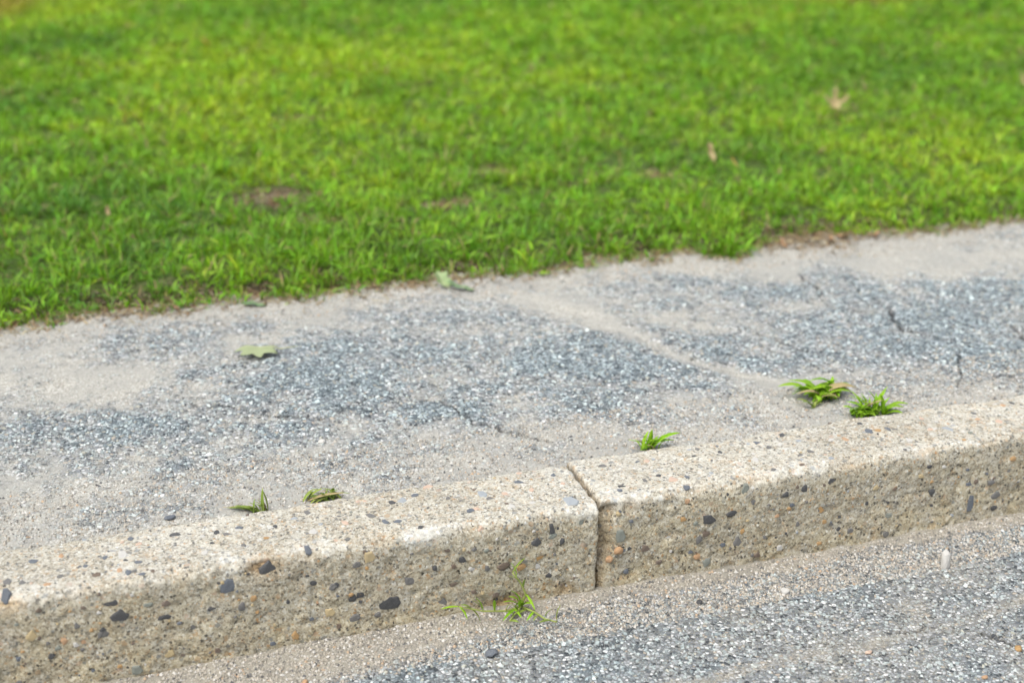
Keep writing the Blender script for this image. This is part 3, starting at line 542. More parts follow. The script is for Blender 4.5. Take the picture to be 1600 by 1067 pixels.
def kerb_block(name, x_end, sgn, length, off):
    """block whose joint end is at x_end and which runs to sgn * length"""
    t = np.concatenate([np.linspace(0, .006, 5)[:-1], np.linspace(.006, .03, 10)[:-1], np.arange(.03, 1.05, .0036), np.arange(1.06, length, .02), [length]])
    x = x_end + sgn * t
    if sgn < 0: x = x[::-1]; t = t[::-1]
    n, k = len(x), len(PROF)
    Xg = np.repeat(x[:, None], k, 1); Tg = np.repeat(t[:, None], k, 1)
    Yg, Zg, NY, NZ = (np.repeat(PROF[None, :, i], n, 0) for i in range(4))
    d, chip, ar = kerb_disp(Xg, Yg, Zg, NY, NZ)
    face = np.clip(-NY, 0, 1); up = np.clip(NZ, 0, 1)
    nn = fbm(Zg * 30, Yg * 30, 1.0 * sgn, 3, 261)
    if sgn > 0:   # its end arris has spalled away on the face
        r = .004 + face * (.008 + .018 * sstep(.01, .09, Zg)) * (.45 + 1.0 * nn) + up * .003 * nn
    else:
        r = .003 + .005 * nn
    r = np.maximum(r, .002)
    q = np.clip(r - Tg, 0, None)
    inset = r - np.sqrt(np.clip(r * r - q * q, 0, None))
    if sgn > 0: inset = inset * (1 - face) + face * q * (.75 + .5 * nn)
    spall = sstep(.05, .5, inset / np.maximum(r, .001)) * (1 if sgn > 0 else .3)
    d = d - inset * .9
    jag = np.clip(1 - Tg / .03, 0, 1) * .006 * (fbm(Yg * 55, Zg * 55, 3.0 + sgn, 3, 291) - .42)
    Xg = Xg - sgn * jag
    co = np.stack([Xg, Yg + NY * d + off[1], Zg + NZ * d + off[2]], -1).reshape(-1, 3)
    nz = fbm(Xg * 6, Yg * 6, Zg * 6, 4, 271); n2 = fbm(Xg * 25, Yg * 25, Zg * 25, 3, 277)
    pale_worn = np.clip(up * (.35 + 1.1 * (nz - .45)) + 2.2 * ar * sstep(.42, .62, fbm(Xg * 9, 2, 0, 3, 281)) * sstep(.35, .6, n2), 0, 1)  # tread toned paler than the face, plus blotchy wear along the front arris
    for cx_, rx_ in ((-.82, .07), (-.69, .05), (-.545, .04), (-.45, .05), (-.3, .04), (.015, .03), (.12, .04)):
        pale_worn = np.maximum(pale_worn, 1.4 * np.exp(-((Xg - cx_) / rx_) ** 2 - (np.clip(Yg, 0, 1) / .05) ** 2 - ((Zg - .15) / .018) ** 2) * sstep(.3, .58, n2))
    pale_worn = np.clip(pale_worn, 0, 1)
    warm_tint = np.clip(face * (.75 + 1.2 * (nz - .5)) + face * .5 * (1 - sstep(0, .06, Zg)), 0, 1) * (1 - ar)  # warm yellowish tint over the front face, stronger towards its foot
    chipa = np.clip(np.maximum(chip * 1.0, spall * .45), 0, 1)
    f = grid_faces(n, k)[:, ::-1]
    o = mesh_np(name, co, f, M_KERB, attrs={'pale_worn': pale_worn, 'warm_tint': warm_tint, 'chipped': chipa})
    b2 = bmesh.new(); b2.from_mesh(o.data); b2.verts.ensure_lookup_table()
    for i0 in (0, (n - 1) * k):
        try: b2.faces.new([b2.verts[i0 + q_] for q_ in range(k)])
        except ValueError: pass
    bmesh.ops.recalc_face_normals(b2, faces=b2.faces); b2.to_mesh(o.data); b2.free()
    return o

GAP = .0030
kerb_l = kerb_block('kerb_stone', -GAP, -1, 2.4, (0, 0, 0))
tag(kerb_l, 'pale concrete kerb stone left of the joint, dark pebbles in its face', 'kerb', 'kerb stones along the road')
kerb_r = kerb_block('kerb_stone', GAP, 1, 2.4, (0, .002, .003))
tag(kerb_r, 'pale concrete kerb stone right of the joint, with the broken end corner', 'kerb', 'kerb stones along the road')

def rock_bm(bm, r, seed, flat=1.0, sub=2, rough=.22):
    rg = random.Random(seed)
    res = bmesh.ops.create_icosphere(bm, subdivisions=sub, radius=1.0)
    cuts = []
    for _ in range(7):
        v = Vector((rg.gauss(0, 1), rg.gauss(0, 1), rg.gauss(0, 1))).normalized(); cuts.append((v, rg.uniform(.62, .95)))
    for v in res['verts']:
        for n_, h in cuts:
            dd = v.co.dot(n_)
            if dd > h: v.co -= n_ * (dd - h)
        v.co *= 1 + rg.uniform(-rough, rough) * .3
        v.co = Vector((v.co.x * r[0], v.co.y * r[1], v.co.z * r[2]))
ROCKS = []
for q in range(6):
    b3 = bmesh.new(); rock_bm(b3, (1, 1, 1), q + 3, sub=2)
    me = bpy.data.meshes.new('stone_shape'); b3.to_mesh(me); b3.free()
    ROCKS.append(me)
for q in range(12):        # broken faces of stones set in the concrete: angular, nearly flat, z is out of the surface
    rg = random.Random(40 + q); k = rg.choice((5, 6, 6, 7, 8))
    ang = sorted((i_ + rg.uniform(-.32, .32)) * 2 * math.pi / k for i_ in range(k)); rad = [rg.uniform(.72, 1.12) for _ in ang]
    vs, fs = [], []
    for zz, sc in ((-1.6, 1.05), (0, 1.0), (.55, .86), (.8, .45)):
        for a_, r_ in zip(ang, rad): vs.append((math.cos(a_) * r_ * sc, math.sin(a_) * r_ * sc, zz + rg.uniform(-.22, .22)))
    for l in range(3):
        for i_ in range(k): fs.append((l * k + i_, l * k + (i_ + 1) % k, (l + 1) * k + (i_ + 1) % k, (l + 1) * k + i_))
    fs.append(tuple(3 * k + i_ for i_ in range(k)))
    me = bpy.data.meshes.new('stone_shape'); me.from_pydata(vs, [], fs); ROCKS.append(me)
ROCKM = {}
def rock_obj(name, colr, loc, size, rot, parent=None, idx=None):
    i = random.randrange(6) if idx is None else idx
    if (i, colr) not in ROCKM:
        m2 = ROCKS[i].copy(); m2.materials.append(ROCK[colr]); ROCKM[(i, colr)] = m2
    o = bpy.data.objects.new(name, ROCKM[(i, colr)]); COL.objects.link(o)
    o.location = loc; o.scale = size; o.rotation_euler = rot
    if parent: o.parent = parent
    return o

random.seed(5)
def kd(x, y, z, ny, nz):
    d, _, _ = kerb_disp(*(np.array([v], float) for v in (x, y, z, ny, nz))); return float(d[0])
def put_face(x, z, a, b, colr):
    par = kerb_l if x < 0 else kerb_r
    z = min(z, .148); lift = .0019
    yy = -kd(x, 0, z, -1, 0) + (0 if x < 0 else .002)
    tilt = 0.0
    if z > .135: tilt = (z - .135) * 42; yy += (z - .135) * .28
    rock_obj('aggregate_stone', colr, (x, yy, z), (a * 1.02, b * 1.02, lift), (math.pi / 2 - tilt, random.uniform(-.1, .1), random.uniform(-.1, .1)), par, 6 + random.randrange(12))
for s_ in FACE_STONES:
    if s_[4] in ('ochre', 'tan') and s_[1] > .128: continue
    put_face(s_[0], s_[1], s_[2] * 1.12, s_[3] * 1.12, s_[4])
def put_top(x, y, a, b, colr):
    par = kerb_l if x < 0 else kerb_r
    y = max(.014, min(y, KW - .01)); b = min(b, a * 1.5)
    zz = .15 + kd(x, y, .15, 0, 1) + (0 if x < 0 else .003)
    rock_obj('aggregate_stone', colr, (x, y, zz), (a, b, .0012), (random.uniform(-.05, .05), random.uniform(-.05, .05), random.uniform(-.3, .3)), par, 6 + random.randrange(12))
for s_ in TOP_STONES: put_top(*s_)
NAMES = ['black', 'slate', 'grey', 'brown', 'green', 'ochre', 'tan', 'orange', 'salmon', 'blue', 'pale']
for q in range(420):
    a = .0016 + .0042 * random.random() ** 2; x = random.uniform(-.88, .95)
    if abs(x) < .03: continue
    if q % 2: put_face(x, random.uniform(.012, .137), a * random.uniform(.8, 1.5), a, random.choices(NAMES, [5, 3, 4, 4, 2, 3, 3, 1.5, .5, .6, 2])[0])
    else: put_top(x, random.uniform(.015, KW - .012), a * random.uniform(.8, 1.4), a, random.choices(NAMES, [3, 3, 4, 2, 2, 2, 2, 2, 3, 3, 4])[0])

# crumbling mortar in the joint
yz = []
my = spaced((.020, KW - .004, .004)); 
P2 = [(.020 + .004 * math.sin(q * 900), q) for q in np.arange(-.05, .11, .004)] + [(q, .112 + .012 * math.sin(q * 60)) for q in my[1:]]
xm = np.linspace(-.006, .014, 7)
Xm = np.repeat(xm[:, None], len(P2), 1); Ym = np.repeat(np.array(P2)[None, :, 0], len(xm), 0); Zm = np.repeat(np.array(P2)[None, :, 1], len(xm), 0)
rag = .006 * (fbm(Xm * 120, Ym * 120, Zm * 120, 3, 301) - .5)
mort = mesh_np('joint_mortar', np.stack([Xm, Ym + rag, Zm + rag], -1).reshape(-1, 3), grid_faces(len(xm), len(P2))[:, ::-1], M_KERB,
               attrs={'pale_worn': np.zeros(Xm.size), 'warm_tint': np.full(Xm.size, 1.0), 'chipped': np.full(Xm.size, .6)})
tag(mort, 'crumbling brown mortar packed in the joint between the two kerb stones', 'mortar')
tag(rock_obj('pebble', 'orange', (.030, -.001, .067), (.0075, .006, .0078), (.2, .3, .1), idx=1), 'round orange pebble stuck in the kerb joint, upper of two', 'pebble', 'orange pebbles in the kerb joint')
tag(rock_obj('pebble', 'orange', (.016, .002, .054), (.0062, .006, .0064), (.9, .1, .4), idx=4), 'round orange pebble stuck in the kerb joint, lower of two', 'pebble', 'orange pebbles in the kerb joint')

# loose stones on the road and in the gutter
def zroad(x, y): return float(road_fields(np.array([x]), np.array([y]))[0][0])
def zwalk(x, y): return float(walk_fields(np.array([x]), np.array([y]))[0][0])
LOOSE = [('pale', .557, -.094, (.0095, .006, .022), (-.15, .12, .2), 'upright pale grey stone chip standing in the gutter dirt', 7),
         ('pale', .276, -.082, (.009, .007, .005), (0, 0, .2), 'pale flat pebble on the gutter edge right of the kerb joint', 2),
         ('slate', -.205, -.100, (.012, .009, .006), (0, .1, .4), 'bluish slate pebble on the road below the gutter weed', 3),
         ('orange', -.472, -.086, (.006, .005, .004), (0, 0, 1.0), 'small rust red pebble on the road at the bottom left', 0),
         ('ochre', .519, -.327, (.008, .006, .005), (0, 0, .7), 'small ochre pebble at the end of the road crack', 1),
         ('salmon', .307, -.268, (.006, .004, .003), (0, 0, .2), 'small pink pebble on the dusty road seam', 5),
         ('orange', .423, -.378, (.005, .004, .003), (0, 0, .2), 'tiny orange pebble on the road at the bottom right', 5),
         ('black', .137, -.068, (.006, .005, .004), (0, 0, .5), 'tiny black pebble in the gutter dirt right of the joint', 4)]
for colr, x, y, sz, rot, lab, ix in LOOSE:
    tag(rock_obj('pebble', colr, (x, y, zroad(x, y) + sz[2] * .6), sz, rot, idx=ix if ix < 6 else 2), lab, 'pebble', 'loose pebbles on the road')
for colr, x, y, sz, lab in (('slate', -.613, .186, (.009, .006, .004), 'dark slate pebble against the back of the kerb, left'),
                            ('pale', -.345, .372, (.007, .006, .004), 'whitish pebble on the sidewalk behind the left kerb stone')):
    tag(rock_obj('pebble', colr, (x, y, zwalk(x, y) + sz[2] * .5), sz, (0, 0, .3)), lab, 'pebble', 'loose pebbles on the sidewalk')

# grit washed along the gutter and the back of the kerb
def grit(name, n, xr, yr, zf, parent):
    x = RNG.uniform(*xr, n); y = yr[0] + (yr[1] - yr[0]) * RNG.uniform(0, 1, n) ** 1.0
    z = zf(x, y)[0]; r = .0006 + .0024 * RNG.uniform(0, 1, n) ** 2.2
    oc = np.array([(1, 0, 0), (-1, 0, 0), (0, 1, 0), (0, -1, 0), (0, 0, 1)], float)
    co = oc[None] * r[:, None, None] * RNG.uniform(.7, 1.3, (n, 5, 1)); co = co + RNG.normal(0, .2, (n, 5, 3)) * r[:, None, None]
    co = co + np.stack([x, y, z + r * .2], -1)[:, None]
    f = np.array([(0, 2, 4), (2, 1, 4), (1, 3, 4), (3, 0, 4)])[None] + np.arange(n)[:, None, None] * 5
    cols = np.array([(.38, .345, .29), (.30, .27, .22), (.2, .185, .16), (.5, .48, .44), (.09, .09, .09), (.40, .29, .19)])
    c = cols[RNG.choice(6, n, p=[.34, .26, .16, .13, .07, .04])]
    tag(mesh_np(name, co.reshape(-1, 3), f.reshape(-1, 3), M_CHIP, parent, smooth=False, colors=np.repeat(c[:, None], 5, 1).reshape(-1, 3)), kind='stuff')
grit('grit', 20000, (-.75, .95), (-.10, -.002), road_fields, road)
grit('grit', 14000, (-.92, 1.3), (KW + .004, .34), walk_fields, walk)
grit('grit', 9000, (-.92, 1.7), (.95, 1.10), walk_fields, walk)

# ------------------------------------------------------------------ lawn
def in_view_lawn(x, y): return (x > -1.7) & (x < .95 + y * .85)
def make_grass():
    # clumps
    N = 53000
    cy = 1.04 + (6.6 - 1.04) * RNG.uniform(0, 1, N) ** 1.3
    cx = RNG.uniform(-1.7, 6.6, N)
    ok = in_view_lawn(cx, cy) & (cy > edge_y(cx) - .004 - .035 * RNG.uniform(0, 1, N) ** 5)
    cx, cy = cx[ok], cy[ok]
    bare = np.zeros(len(cx))
    for b_ in BARE:
        u = (cx - b_[0]) * CA + (cy - b_[1]) * SA; v = -(cx - b_[0]) * SA + (cy - b_[1]) * CA
        bare = np.maximum(bare, np.exp(-((u / b_[2]) ** 2 + (v / b_[3]) ** 2) * .95) * 1.0)
    thin = fbm(cx * 7, cy * 7, 0, 3, 401)
    ok = RNG.uniform(0, 1, len(cx)) > np.clip(1.1 * bare + .12 * sstep(.6, .8, thin), 0, .88)
    cx, cy, thin = cx[ok], cy[ok], thin[ok]
    n = len(cx)
    nb = 14
    vig = (.55 + .85 * fbm(cx * 5, cy * 5, 0, 3, 411)) * RNG.uniform(.45, 1.35, n)
    # colour fields of the turf
    ty = np.zeros(n); td = np.zeros(n); tb = np.zeros(n)
    for t_ in TINT:
        u = (cx - t_[0]) * CA + (cy - t_[1]) * SA; v = -(cx - t_[0]) * SA + (cy - t_[1]) * CA
        g_ = t_[4] * np.exp(-((u / t_[2]) ** 2 + (v / t_[3]) ** 2))
        if t_[5] == 'y': ty += g_
        elif t_[5] == 'd': td += g_
        else: tb += g_
    big = fbm(cx * 1.7, cy * 1.7, 0, 4, 421) - .5; mid = fbm(cx * 9, cy * 9, 0, 3, 431) - .5
    w = np.clip(.50 + .42 * ty - .28 * td + .7 * big + .6 * mid + RNG.normal(0, .13, n), 0, 1)
    deep, mean, lime = np.array((.07, .185, .02)), np.array((.18, .375, .018)), np.array((.33, .475, .02))
    W = w[:, None]
    ccol = np.where(W < .5, deep + (mean - deep) * W * 2, mean + (lime - mean) * (W - .5) * 2)
    ccol = ccol * (1 - .8 * np.clip(tb, 0, 1)[:, None]) + np.array((.36, .24, .05)) * .8 * np.clip(tb, 0, 1)[:, None]
    # blades
    bx = np.repeat(cx, nb); by = np.repeat(cy, nb); m = len(bx)
    az = RNG.uniform(0, 6.283, m); rad = np.abs(RNG.normal(0, .010, m))
    x = bx + np.cos(az) * rad; y = by + np.sin(az) * rad
    az2 = az + RNG.normal(0, .7, m)
    far = sstep(1.5, 4.5, y)
    L = RNG.uniform(.020, .052, m) * np.repeat(vig, nb) * (1 + .2 * far)
    wd = (.0017 + .0038 * RNG.uniform(0, 1, m) ** 1.6) * np.repeat(RNG.uniform(.7, 1.25, n), nb) * (1 + .9 * far)
    lean = np.clip(RNG.normal(.5, .3, m) + rad * 14, .05, 1.45); bend = RNG.uniform(.1, .95, m)
    z = lawn_z(x, y) - .003
    dx, dy = np.cos(az2), np.sin(az2); sx, sy = -dy, dx
    tw = RNG.uniform(-.9, .9, m)
    sx2, sy2, sz2 = sx * np.cos(tw), sy * np.cos(tw), np.sin(tw)
    l1 = L * .5
    m_x = x + dx * np.sin(lean) * l1; m_y = y + dy * np.sin(lean) * l1; m_z = z + np.cos(lean) * l1
    le2 = lean + bend
    t_x = m_x + dx * np.sin(le2) * l1; t_y = m_y + dy * np.sin(le2) * l1; t_z = m_z + np.cos(le2) * l1
    A = np.stack([x - sx * wd * .4, y - sy * wd * .4, z], -1); B = np.stack([x + sx * wd * .4, y + sy * wd * .4, z], -1)
    Cm = np.stack([m_x - sx2 * wd * .5, m_y - sy2 * wd * .5, m_z - sz2 * wd * .5], -1)
    Dm = np.stack([m_x + sx2 * wd * .5, m_y + sy2 * wd * .5, m_z + sz2 * wd * .5], -1)
    T = np.stack([t_x, t_y, t_z], -1)
    co = np.stack([A, B, Dm, Cm, T], 1)
    f = np.array([(0, 1, 2), (0, 2, 3), (3, 2, 4)])[None] + np.arange(m)[:, None, None] * 5
    col = np.repeat(ccol, nb, 0) * RNG.uniform(.42, 1.45, (m, 1)) * np.exp(RNG.normal(0, .10, (m, 3)))
    straw = RNG.uniform(0, 1, m) < .04 + .08 * np.repeat(sstep(.5, .7, thin), nb)
    col[straw] = np.array((.34, .26, .12)) * RNG.uniform(.6, 1.15, (straw.sum(), 1))
    col = np.clip(col, .004, .8)
    c5 = np.repeat(col[:, None], 5, 1)
    c5[:, :2] = c5[:, :2] * .7 + np.array((.16, .15, .06)) * .3      # pale sheaths at the foot
    o = mesh_np('lawn_grass', co.reshape(-1, 3), f.reshape(-1, 3), M_GRASS, colors=c5.reshape(-1, 3))
    tag(o, 'bright green mown lawn grass behind the sidewalk', 'grass', kind='stuff')
    print('blades', m)
make_grass()

# dry clippings lying along the lawn edge and in the thin spots
def make_thatch():
    n = 7600
    x = RNG.uniform(-1.0, 1.9, n); y = edge_y(x) + RNG.normal(.012, .028, n)
    k = 2600
    bi = RNG.integers(0, len(BARE), k); B_ = np.array([b[:4] for b in BARE])[bi]
    x[:k] = B_[:, 0] + RNG.normal(0, .6, k) * B_[:, 2]; y[:k] = B_[:, 1] + RNG.normal(0, .6, k) * B_[:, 3]
    zw = walk_fields(x, y)[0]; zl = lawn_z(x, y); z = np.where(y < 1.2, np.maximum(zw, zl), zl) + RNG.uniform(.0005, .004, n)
    az = RNG.uniform(0, 6.283, n); L = RNG.uniform(.006, .03, n); w = RNG.uniform(.0006, .0016, n)
    dx, dy = np.cos(az) * L / 2, np.sin(az) * L / 2; sx, sy = -np.sin(az) * w, np.cos(az) * w
    dz = RNG.normal(0, .0025, n)
    co = np.stack([np.stack([x - dx - sx, y - dy - sy, z - dz], -1), np.stack([x + dx - sx, y + dy - sy, z + dz], -1), np.stack([x + dx + sx, y + dy + sy, z + dz + .0006], -1), np.stack([x - dx + sx, y - dy + sy, z - dz + .0006], -1)], 1)
    f = np.arange(n * 4).reshape(n, 4)
    cols = np.array([(.40, .30, .16), (.22, .15, .085), (.13, .08, .045), (.27, .18, .10), (.44, .38, .26)])
    c = cols[RNG.choice(5, n)] * RNG.uniform(.7, 1.2, (n, 1))
    tag(mesh_np('thatch', co.reshape(-1, 3), f, M_GRASS, colors=np.repeat(c[:, None], 4, 1).reshape(-1, 3)), 'dry brown clippings scattered along the lawn edge', 'thatch', kind='stuff')
make_thatch()

# ------------------------------------------------------------------ weeds: every blade a part
def blade_mesh(root, tip, width, arch, seed, fold=.35):
    rg = random.Random(seed)
    r_, t_ = Vector(root), Vector(tip); ax = t_ - r_
    L = ax.length; side = ax.cross(Vector((0, 0, 1)))
    if side.length < 1e-5: side = Vector((1, 0, 0))
    side.normalize(); side = (side + Vector((0, 0, rg.uniform(-.35, .35)))).normalized()
    up = side.cross(ax).normalized()
    if up.z < 0: up = -up
    prof = [(0, .35), (.12, .62), (.3, .95), (.5, 1.0), (.7, .82), (.87, .48), (1.0, .04)]
    vs, fs = [], []
    wob = rg.uniform(-.12, .12) * L
    for t, w in prof:
        c = r_ + ax * t + up * (arch * math.sin(math.pi * min(1, t * .9)) * 1.3) + side * (wob * t * t)
        hw = width * w * .5
        vs += [c - side * hw + up * hw * fold, c, c + side * hw + up * hw * fold]
    for i in range(len(prof) - 1):
        a = i * 3
        fs += [(a, a + 1, a + 4, a + 3), (a + 1, a + 2, a + 5, a + 4)]
    return vs, fs
def add_py(name, vs, fs, mat, parent, origin):
    me = bpy.data.meshes.new(name); me.from_pydata([tuple(Vector(v) - Vector(origin)) for v in vs], [], fs)
    me.materials.append(mat)
    for p_ in me.polygons: p_.use_smooth = True
    o = bpy.data.objects.new(name, me); COL.objects.link(o); o.parent = parent
    so = o.modifiers.new('thickness', 'SOLIDIFY'); so.thickness = .00035; so.offset = 0
    return o
def tube(pts, r0, r1, k=6):
    vs, fs = [], []
    for i, p_ in enumerate(pts):
        a = Vector(pts[max(0, i - 1)]); b_ = Vector(pts[min(len(pts) - 1, i + 1)]); d_ = (b_ - a).normalized()
        u = d_.orthogonal().normalized(); v = d_.cross(u); r = r0 + (r1 - r0) * i / (len(pts) - 1)
        vs += [Vector(p_) + (u * math.cos(2 * math.pi * j / k) + v * math.sin(2 * math.pi * j / k)) * r for j in range(k)]
    for i in range(len(pts) - 1):
        for j in range(k): fs.append((i * k + j, i * k + (j + 1) % k, (i + 1) * k + (j + 1) % k, (i + 1) * k + j))
    fs.append(tuple(range(k))[::-1]); fs.append(tuple((len(pts) - 1) * k + j for j in range(k)))
    return vs, fs
def weed(name, data, label, floor, mat=None, extra=0, stems=False, jit=.004, grow=1.1, fat=1.0):
    (rx, ry, rz), tips = data
    rz = floor(rx, ry) - .001
    e_ = bpy.data.objects.new(name, None); COL.objects.link(e_); e_.location = (rx, ry, rz); e_.empty_display_size = .02
    tag(e_, label, 'weed', 'weeds growing at the kerb')
    rg = random.Random(len(label))
    L = [(rx + (t[0] - rx) * grow, ry + (t[1] - ry) * grow, rz + (t[2] - rz) * (1 + (grow - 1) * .4), t[3] * 1.15 * fat, t[4]) for t in tips]; tips = list(L)
    for q in range(extra):
        t = rg.choice(tips); f_ = rg.uniform(.4, 1.0); L.append((rx + (t[0] - rx) * f_ + rg.uniform(-.012, .012), ry + (t[1] - ry) * f_ + rg.uniform(-.008, .008), rz + (t[2] - rz) * rg.uniform(.25, .95), t[3] * rg.uniform(.5, 1.0), t[4]))
    for i, (x, y, z, w, ar) in enumerate(L):
        z = rz + (z - rz) * .84
        z = max(z, floor(x, y) + .004)
        root = (rx + rg.uniform(-jit, jit) * 1.6, ry + rg.uniform(-jit, jit) * .6, rz)
        vs, fs = blade_mesh(root, (x, y, z), w, ar, i + 10)
        add_py('blade', vs, fs, M_DRY if i % 9 == 8 else (mat or M_WEED), e_, (rx, ry, rz))
    return e_
def spread(data, dx, n, seed):
    """roots strung along the kerb: shift the root but keep the tips"""
    return data
cg = weed('crabgrass', CRABGRASS, 'broad bladed bright green weed in the sidewalk seam, left of the spiky tuft', zwalk, extra=34, jit=.020, grow=1.12, fat=1.3)
weed('seedling', SEEDLING, 'tiny dull green seedling just below the broad bladed weed', zwalk, M_WEED_DULL, 3)
weed('grass_tuft', RYE_TUFT, 'spiky green grass tuft against the back of the right kerb stone', zwalk, extra=36, jit=.018, grow=1.2, fat=1.15)
weed('broad_weed', BROAD_WEED, 'low broad leaf at the right end of the spiky tuft, against the kerb', zwalk, extra=3, grow=1.2)
weed('kerb_weed', KERB_WEED, 'short green sprout behind the kerb, just right of the joint', zwalk, extra=9, jit=.014, grow=1.0)
weed('upright_shoot', UPRIGHT_SHOOT, 'weed with one upright yellow green blade behind the left kerb stone', zwalk, M_WEED_DULL, 10, jit=.008, grow=.95)
weed('low_tuft', LOW_TUFT, 'low olive green grass tuft lying on the back edge of the left kerb stone', zwalk, M_WEED_DULL, 14, jit=.022, grow=.85)

# the gutter weed: thin runners with small blades, rooted at the foot of the left kerb stone
gr_, gt = GUTTER_WEED
gx, gy = gr_[0], -.012; gz = zroad(gx, gy)
gw = bpy.data.objects.new('gutter_weed', None); COL.objects.link(gw); gw.location = (gx, gy, gz); gw.empty_display_size = .02
tag(gw, 'sprawling thin stemmed weed in the gutter at the foot of the left kerb stone', 'weed', 'weeds growing at the kerb')
RUN = [[(0, 0, .004), (-.03, -.016, .012), (-.065, -.018, .020), (-.100, -.010, .030)], [(0, 0, .004), (.004, -.008, .030), (-.004, -.006, .050), (-.016, -.005, .068)],
       [(0, 0, .004), (.012, -.022, .006), (.022, -.042, .004), (.036, -.056, .004)], [(0, 0, .006), (-.012, -.018, .010), (-.03, -.034, .006)]]
for q, pts in enumerate(RUN):
    P_ = [Vector(p_) for p_ in pts]
    fine = []
    for i in range(len(P_) - 1):
        for t in (0, .5): fine.append(P_[i].lerp(P_[i + 1], t))
    fine.append(P_[-1])
    vs, fs = tube(fine, .0019, .0012); add_py('stem', vs, fs, M_STEM, gw, (0, 0, 0)).modifiers.clear()
    rg = random.Random(q)
    for i in range(1, len(fine)):
        p_ = fine[i]
        for s_ in ((1, -1) if q == 0 and i > 3 else (rg.choice((1, -1)),)):
            d_ = Vector((rg.uniform(-1, .4), rg.uniform(-.6, .2), rg.uniform(-.3, .8))).normalized() * rg.uniform(.018, .034)
            tip = p_ + d_; tip.z = max(tip.z, .001)
            vs, fs = blade_mesh(p_, tip, rg.uniform(.0032, .005), .002, q * 9 + i); add_py('blade', vs, fs, M_WEED_DULL if rg.random() < .6 else M_WEED, gw, (0, 0, 0))
for q, (tx, ty, tz) in enumerate([(-.024, -.006, .03), (-.032, -.010, .022), (-.018, -.004, .036), (.010, -.008, .026), (-.008, -.02, .022), (-.04, -.03, .004), (.016, -.012, .012)]):
    vs, fs = blade_mesh((0, 0, .003), (tx, ty, tz), .006, .004, 70 + q); add_py('blade', vs, fs, M_WEED, gw, (0, 0, 0))

# ------------------------------------------------------------------ fallen leaves
def leaf_outline(kind, n=44):
    out = []
    for i in range(n):
        a = 2 * math.pi * i / n - math.pi / 2      # stem at -y
        if kind == 'maple':
            r = .62 + .30 * math.cos(5 * (a - math.pi / 2)) + .10 * math.cos(10 * (a - math.pi / 2)) + .05 * math.sin(19 * a)
            r *= .8 + .2 * math.sin(a)
            r = max(.22, r)
        elif kind == 'oak':
            r = .66 + .12 * math.cos(7 * (a - math.pi / 2)) + .035 * math.cos(16 * a + .6); r *= .75 + .25 * abs(math.sin(a))
        else:
            r = .55 + .45 * abs(math.sin(a)) ** 1.4
        x, y = r * math.cos(a), r * math.sin(a)
        if kind == 'oval': x *= .62
        if kind == 'oak': x *= .8
        out.append((x, y))
    return out
def leaf(name, loc, size, rot, kind, mats, label, cup=.25, roll=.0, fold=.2, stem=True, seed=0, group='fallen leaves'):
    e_ = bpy.data.objects.new(name, None); COL.objects.link(e_); e_.location = loc; e_.rotation_euler = rot; e_.empty_display_size = .02
    tag(e_, label, 'leaf', group)
    rg = random.Random(seed); O = leaf_outline(kind); n = len(O); rings = (.0, .35, .65, .85, 1.0)
    p1, p2 = rg.uniform(0, 6), rg.uniform(0, 6)
    def pt(x, y):
        r = math.hypot(x, y)
        z = cup * r * r + fold * abs(x) + .05 * math.sin(5 * x + p1) + .05 * math.sin(6 * y + p2) + roll * y * y * y
        return (x * size, y * size, z * size)
    vs = [pt(0, 0)]; fs = []
    for k in rings[1:]: vs += [pt(x * k, y * k) for x, y in O]
    for j in range(n): fs.append((0, 1 + j, 1 + (j + 1) % n))
    for q in range(len(rings) - 2):
        for j in range(n):
            a = 1 + q * n
            fs.append((a + j, a + n + j, a + n + (j + 1) % n, a + (j + 1) % n))
    add_py('leaf_blade', vs, fs, mats[0], e_, (0, 0, 0))
    ymin = min(o_[1] for o_ in O); ymax = max(o_[1] for o_ in O)
    pts = [Vector(pt(0, y)) + Vector((0, 0, .0003)) for y in np.linspace(ymin, ymax * .9, 9)]
    vs, fs = tube(pts, .0011, .0004, 5); add_py('midrib', vs, fs, mats[1], e_, (0, 0, 0)).modifiers.clear()
    if stem:
        b0 = Vector(pt(0, ymin)); pts = [b0 + Vector((0, -.12, .0)) * size * t + Vector((.05, -.2, .02)) * size * t * t for t in (0, .5, 1, 1.5)]
        vs, fs = tube(pts, .0012, .0009, 5); add_py('stem', vs, fs, mats[1], e_, (0, 0, 0)).modifiers.clear()
    return e_
LG = foliage_material('pale_leaf', ((.24, .29, .15), (.34, .38, .22)), .2, .55, True)
LGV = foliage_material('pale_leaf_vein', ((.40, .42, .25), (.46, .46, .30)), .1, .6)
LM = foliage_material('mid_leaf', ((.20, .29, .12), (.30, .38, .18)), .2, .5, True)
LD = foliage_material('dark_leaf', ((.09, .18, .07), (.16, .27, .12)), .2, .5, True)
LT = foliage_material('tan_leaf', ((.34, .27, .12), (.46, .38, .20)), .25, .6, True)
LTV = foliage_material('tan_leaf_vein', ((.30, .19, .08), (.34, .22, .10)), .1, .6)
LY = foliage_material('yellow_leaf', ((.55, .37, .05), (.60, .44, .10)), .3, .6, True)
LB = foliage_material('brown_leaf', ((.17, .10, .055), (.29, .19, .11)), .1, .7, True)
LO = foliage_material('orange_leaf', ((.50, .22, .05), (.55, .30, .08)), .25, .6, True)
def lz(x, y): return float(lawn_z(np.array([x]), np.array([y]))[0])
leaf('lobed_leaf', (-.385, .765, zwalk(-.385, .765) + .018), .056, (-.03, .10, 1.25), 'oak', (LG, LGV), 'pale green lobed leaf lying alone on the dusty sidewalk', -.28, 0, -.10, True, 1)
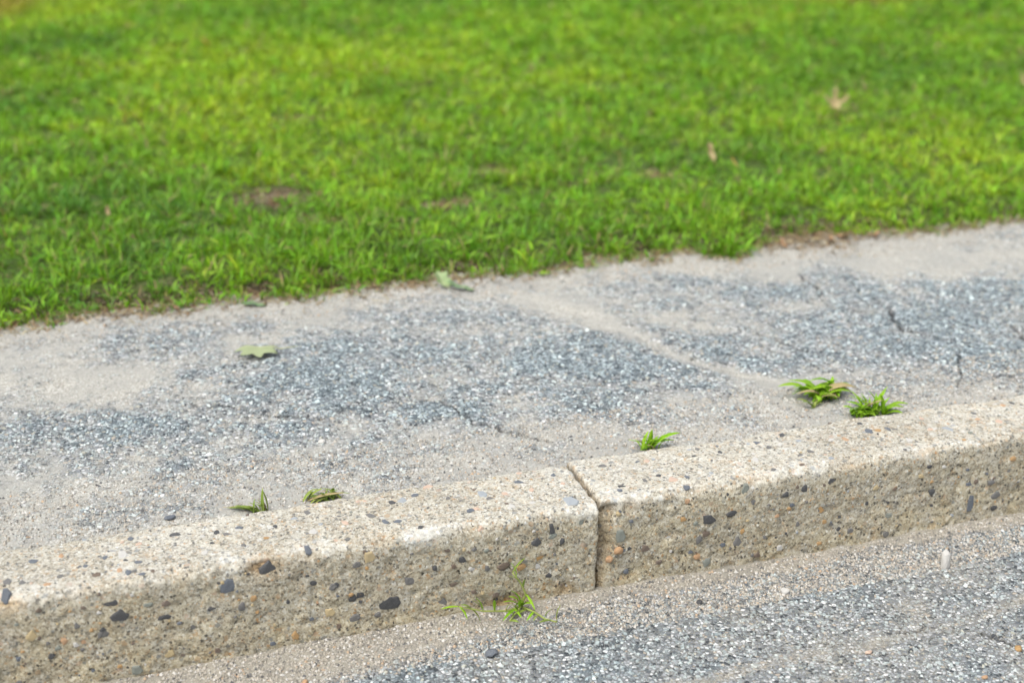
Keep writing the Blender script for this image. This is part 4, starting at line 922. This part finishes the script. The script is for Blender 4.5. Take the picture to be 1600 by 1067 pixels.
leaf('oval_leaf', (.057, 1.035, zwalk(.057, 1.035) + .015), .036, (.5, .1, .3), 'oak', (LM, LGV), 'pale leaf propped at the lawn edge, left of the dark round one', .2, 0, .35, True, 2)
leaf('oval_leaf', (.088, 1.003, zwalk(.088, 1.003) + .008), .030, (.25, .1, 1.1), 'oval', (LD, LGV), 'dark green oval leaf flat on the sidewalk by the lawn edge', .1, 0, .15, False, 3)
leaf('small_leaf', (-.343, 1.055, zwalk(-.343, 1.055) + .007), .024, (.2, .0, 1.4), 'oval', (LD, LGV), 'small bluish green leaf on the sidewalk just under the lawn edge, left', -.1, 0, .1, False, 4)
leaf('dry_maple_leaf', (1.668, 2.13, lz(1.668, 2.13) + .040), .048, (.75, .05, -.35), 'maple', (LT, LTV), 'curled tan maple leaf standing up in the lawn on the right', .55, .2, .25, True, 5)
leaf('dry_leaf', (1.02, 1.70, lz(1.02, 1.70) + .040), .026, (1.1, .0, .2), 'oval', (LT, LTV), 'small pale tan leaf upright in the lawn, left of the yellow one', .3, 0, .3, True, 6)
leaf('dry_leaf', (1.054, 1.625, lz(1.054, 1.625) + .034), .015, (.8, .2, .6), 'oval', (LY, LTV), 'small yellow leaf in the lawn near the right middle', .2, 0, .3, True, 7)
leaf('dry_leaf', (-.07, 3.80, lz(-.07, 3.80) + .045), .034, (.5, .2, 1.2), 'oak', (LO, LTV), 'orange dry leaf far back in the lawn, upper left', .4, 0, .3, False, 8)
leaf('dry_leaf', (2.50, 2.29, lz(2.50, 2.29) + .04), .03, (.8, .2, .2), 'oval', (LT, LTV), 'tan dry leaf in the lawn at the far right edge', .4, 0, .3, False, 9)
leaf('dry_leaf', (-.589, 1.66, lz(-.589, 1.66) + .034), .013, (.9, .2, .2), 'oval', (LT, LTV), 'tiny tan leaf among the grass on the left', .4, 0, .3, False, 10)
for q, (x, y, s_, m_, lab) in enumerate([(.90, 1.07, .016, LB, 'crumpled brown leaf bit at the lawn edge, leftmost of the brown litter'), (.985, 1.085, .020, LT, 'tan leaf fragment in the brown litter at the lawn edge, second from left'),
        (1.03, 1.072, .015, LB, 'small brown leaf fragment in the middle of the lawn edge litter'), (1.075, 1.09, .018, LB, 'brown leaf fragment in the lawn edge litter, right of its middle'),
        (1.15, 1.07, .015, LB, 'brown leaf fragment at the right end of the lawn edge litter'), (-.50, 1.066, .013, LB, 'brown leaf scrap under the lawn edge at the left')]):
    leaf('leaf_fragment', (x, y, max(zwalk(x, y), lz(x, y)) + .007), s_, (.4 - .2 * (q % 3), .2 * (q % 2), q * 1.3), 'oval', (m_, LTV), lab, .5, 0, .3, False, 20 + q, 'dead leaf bits along the lawn edge')
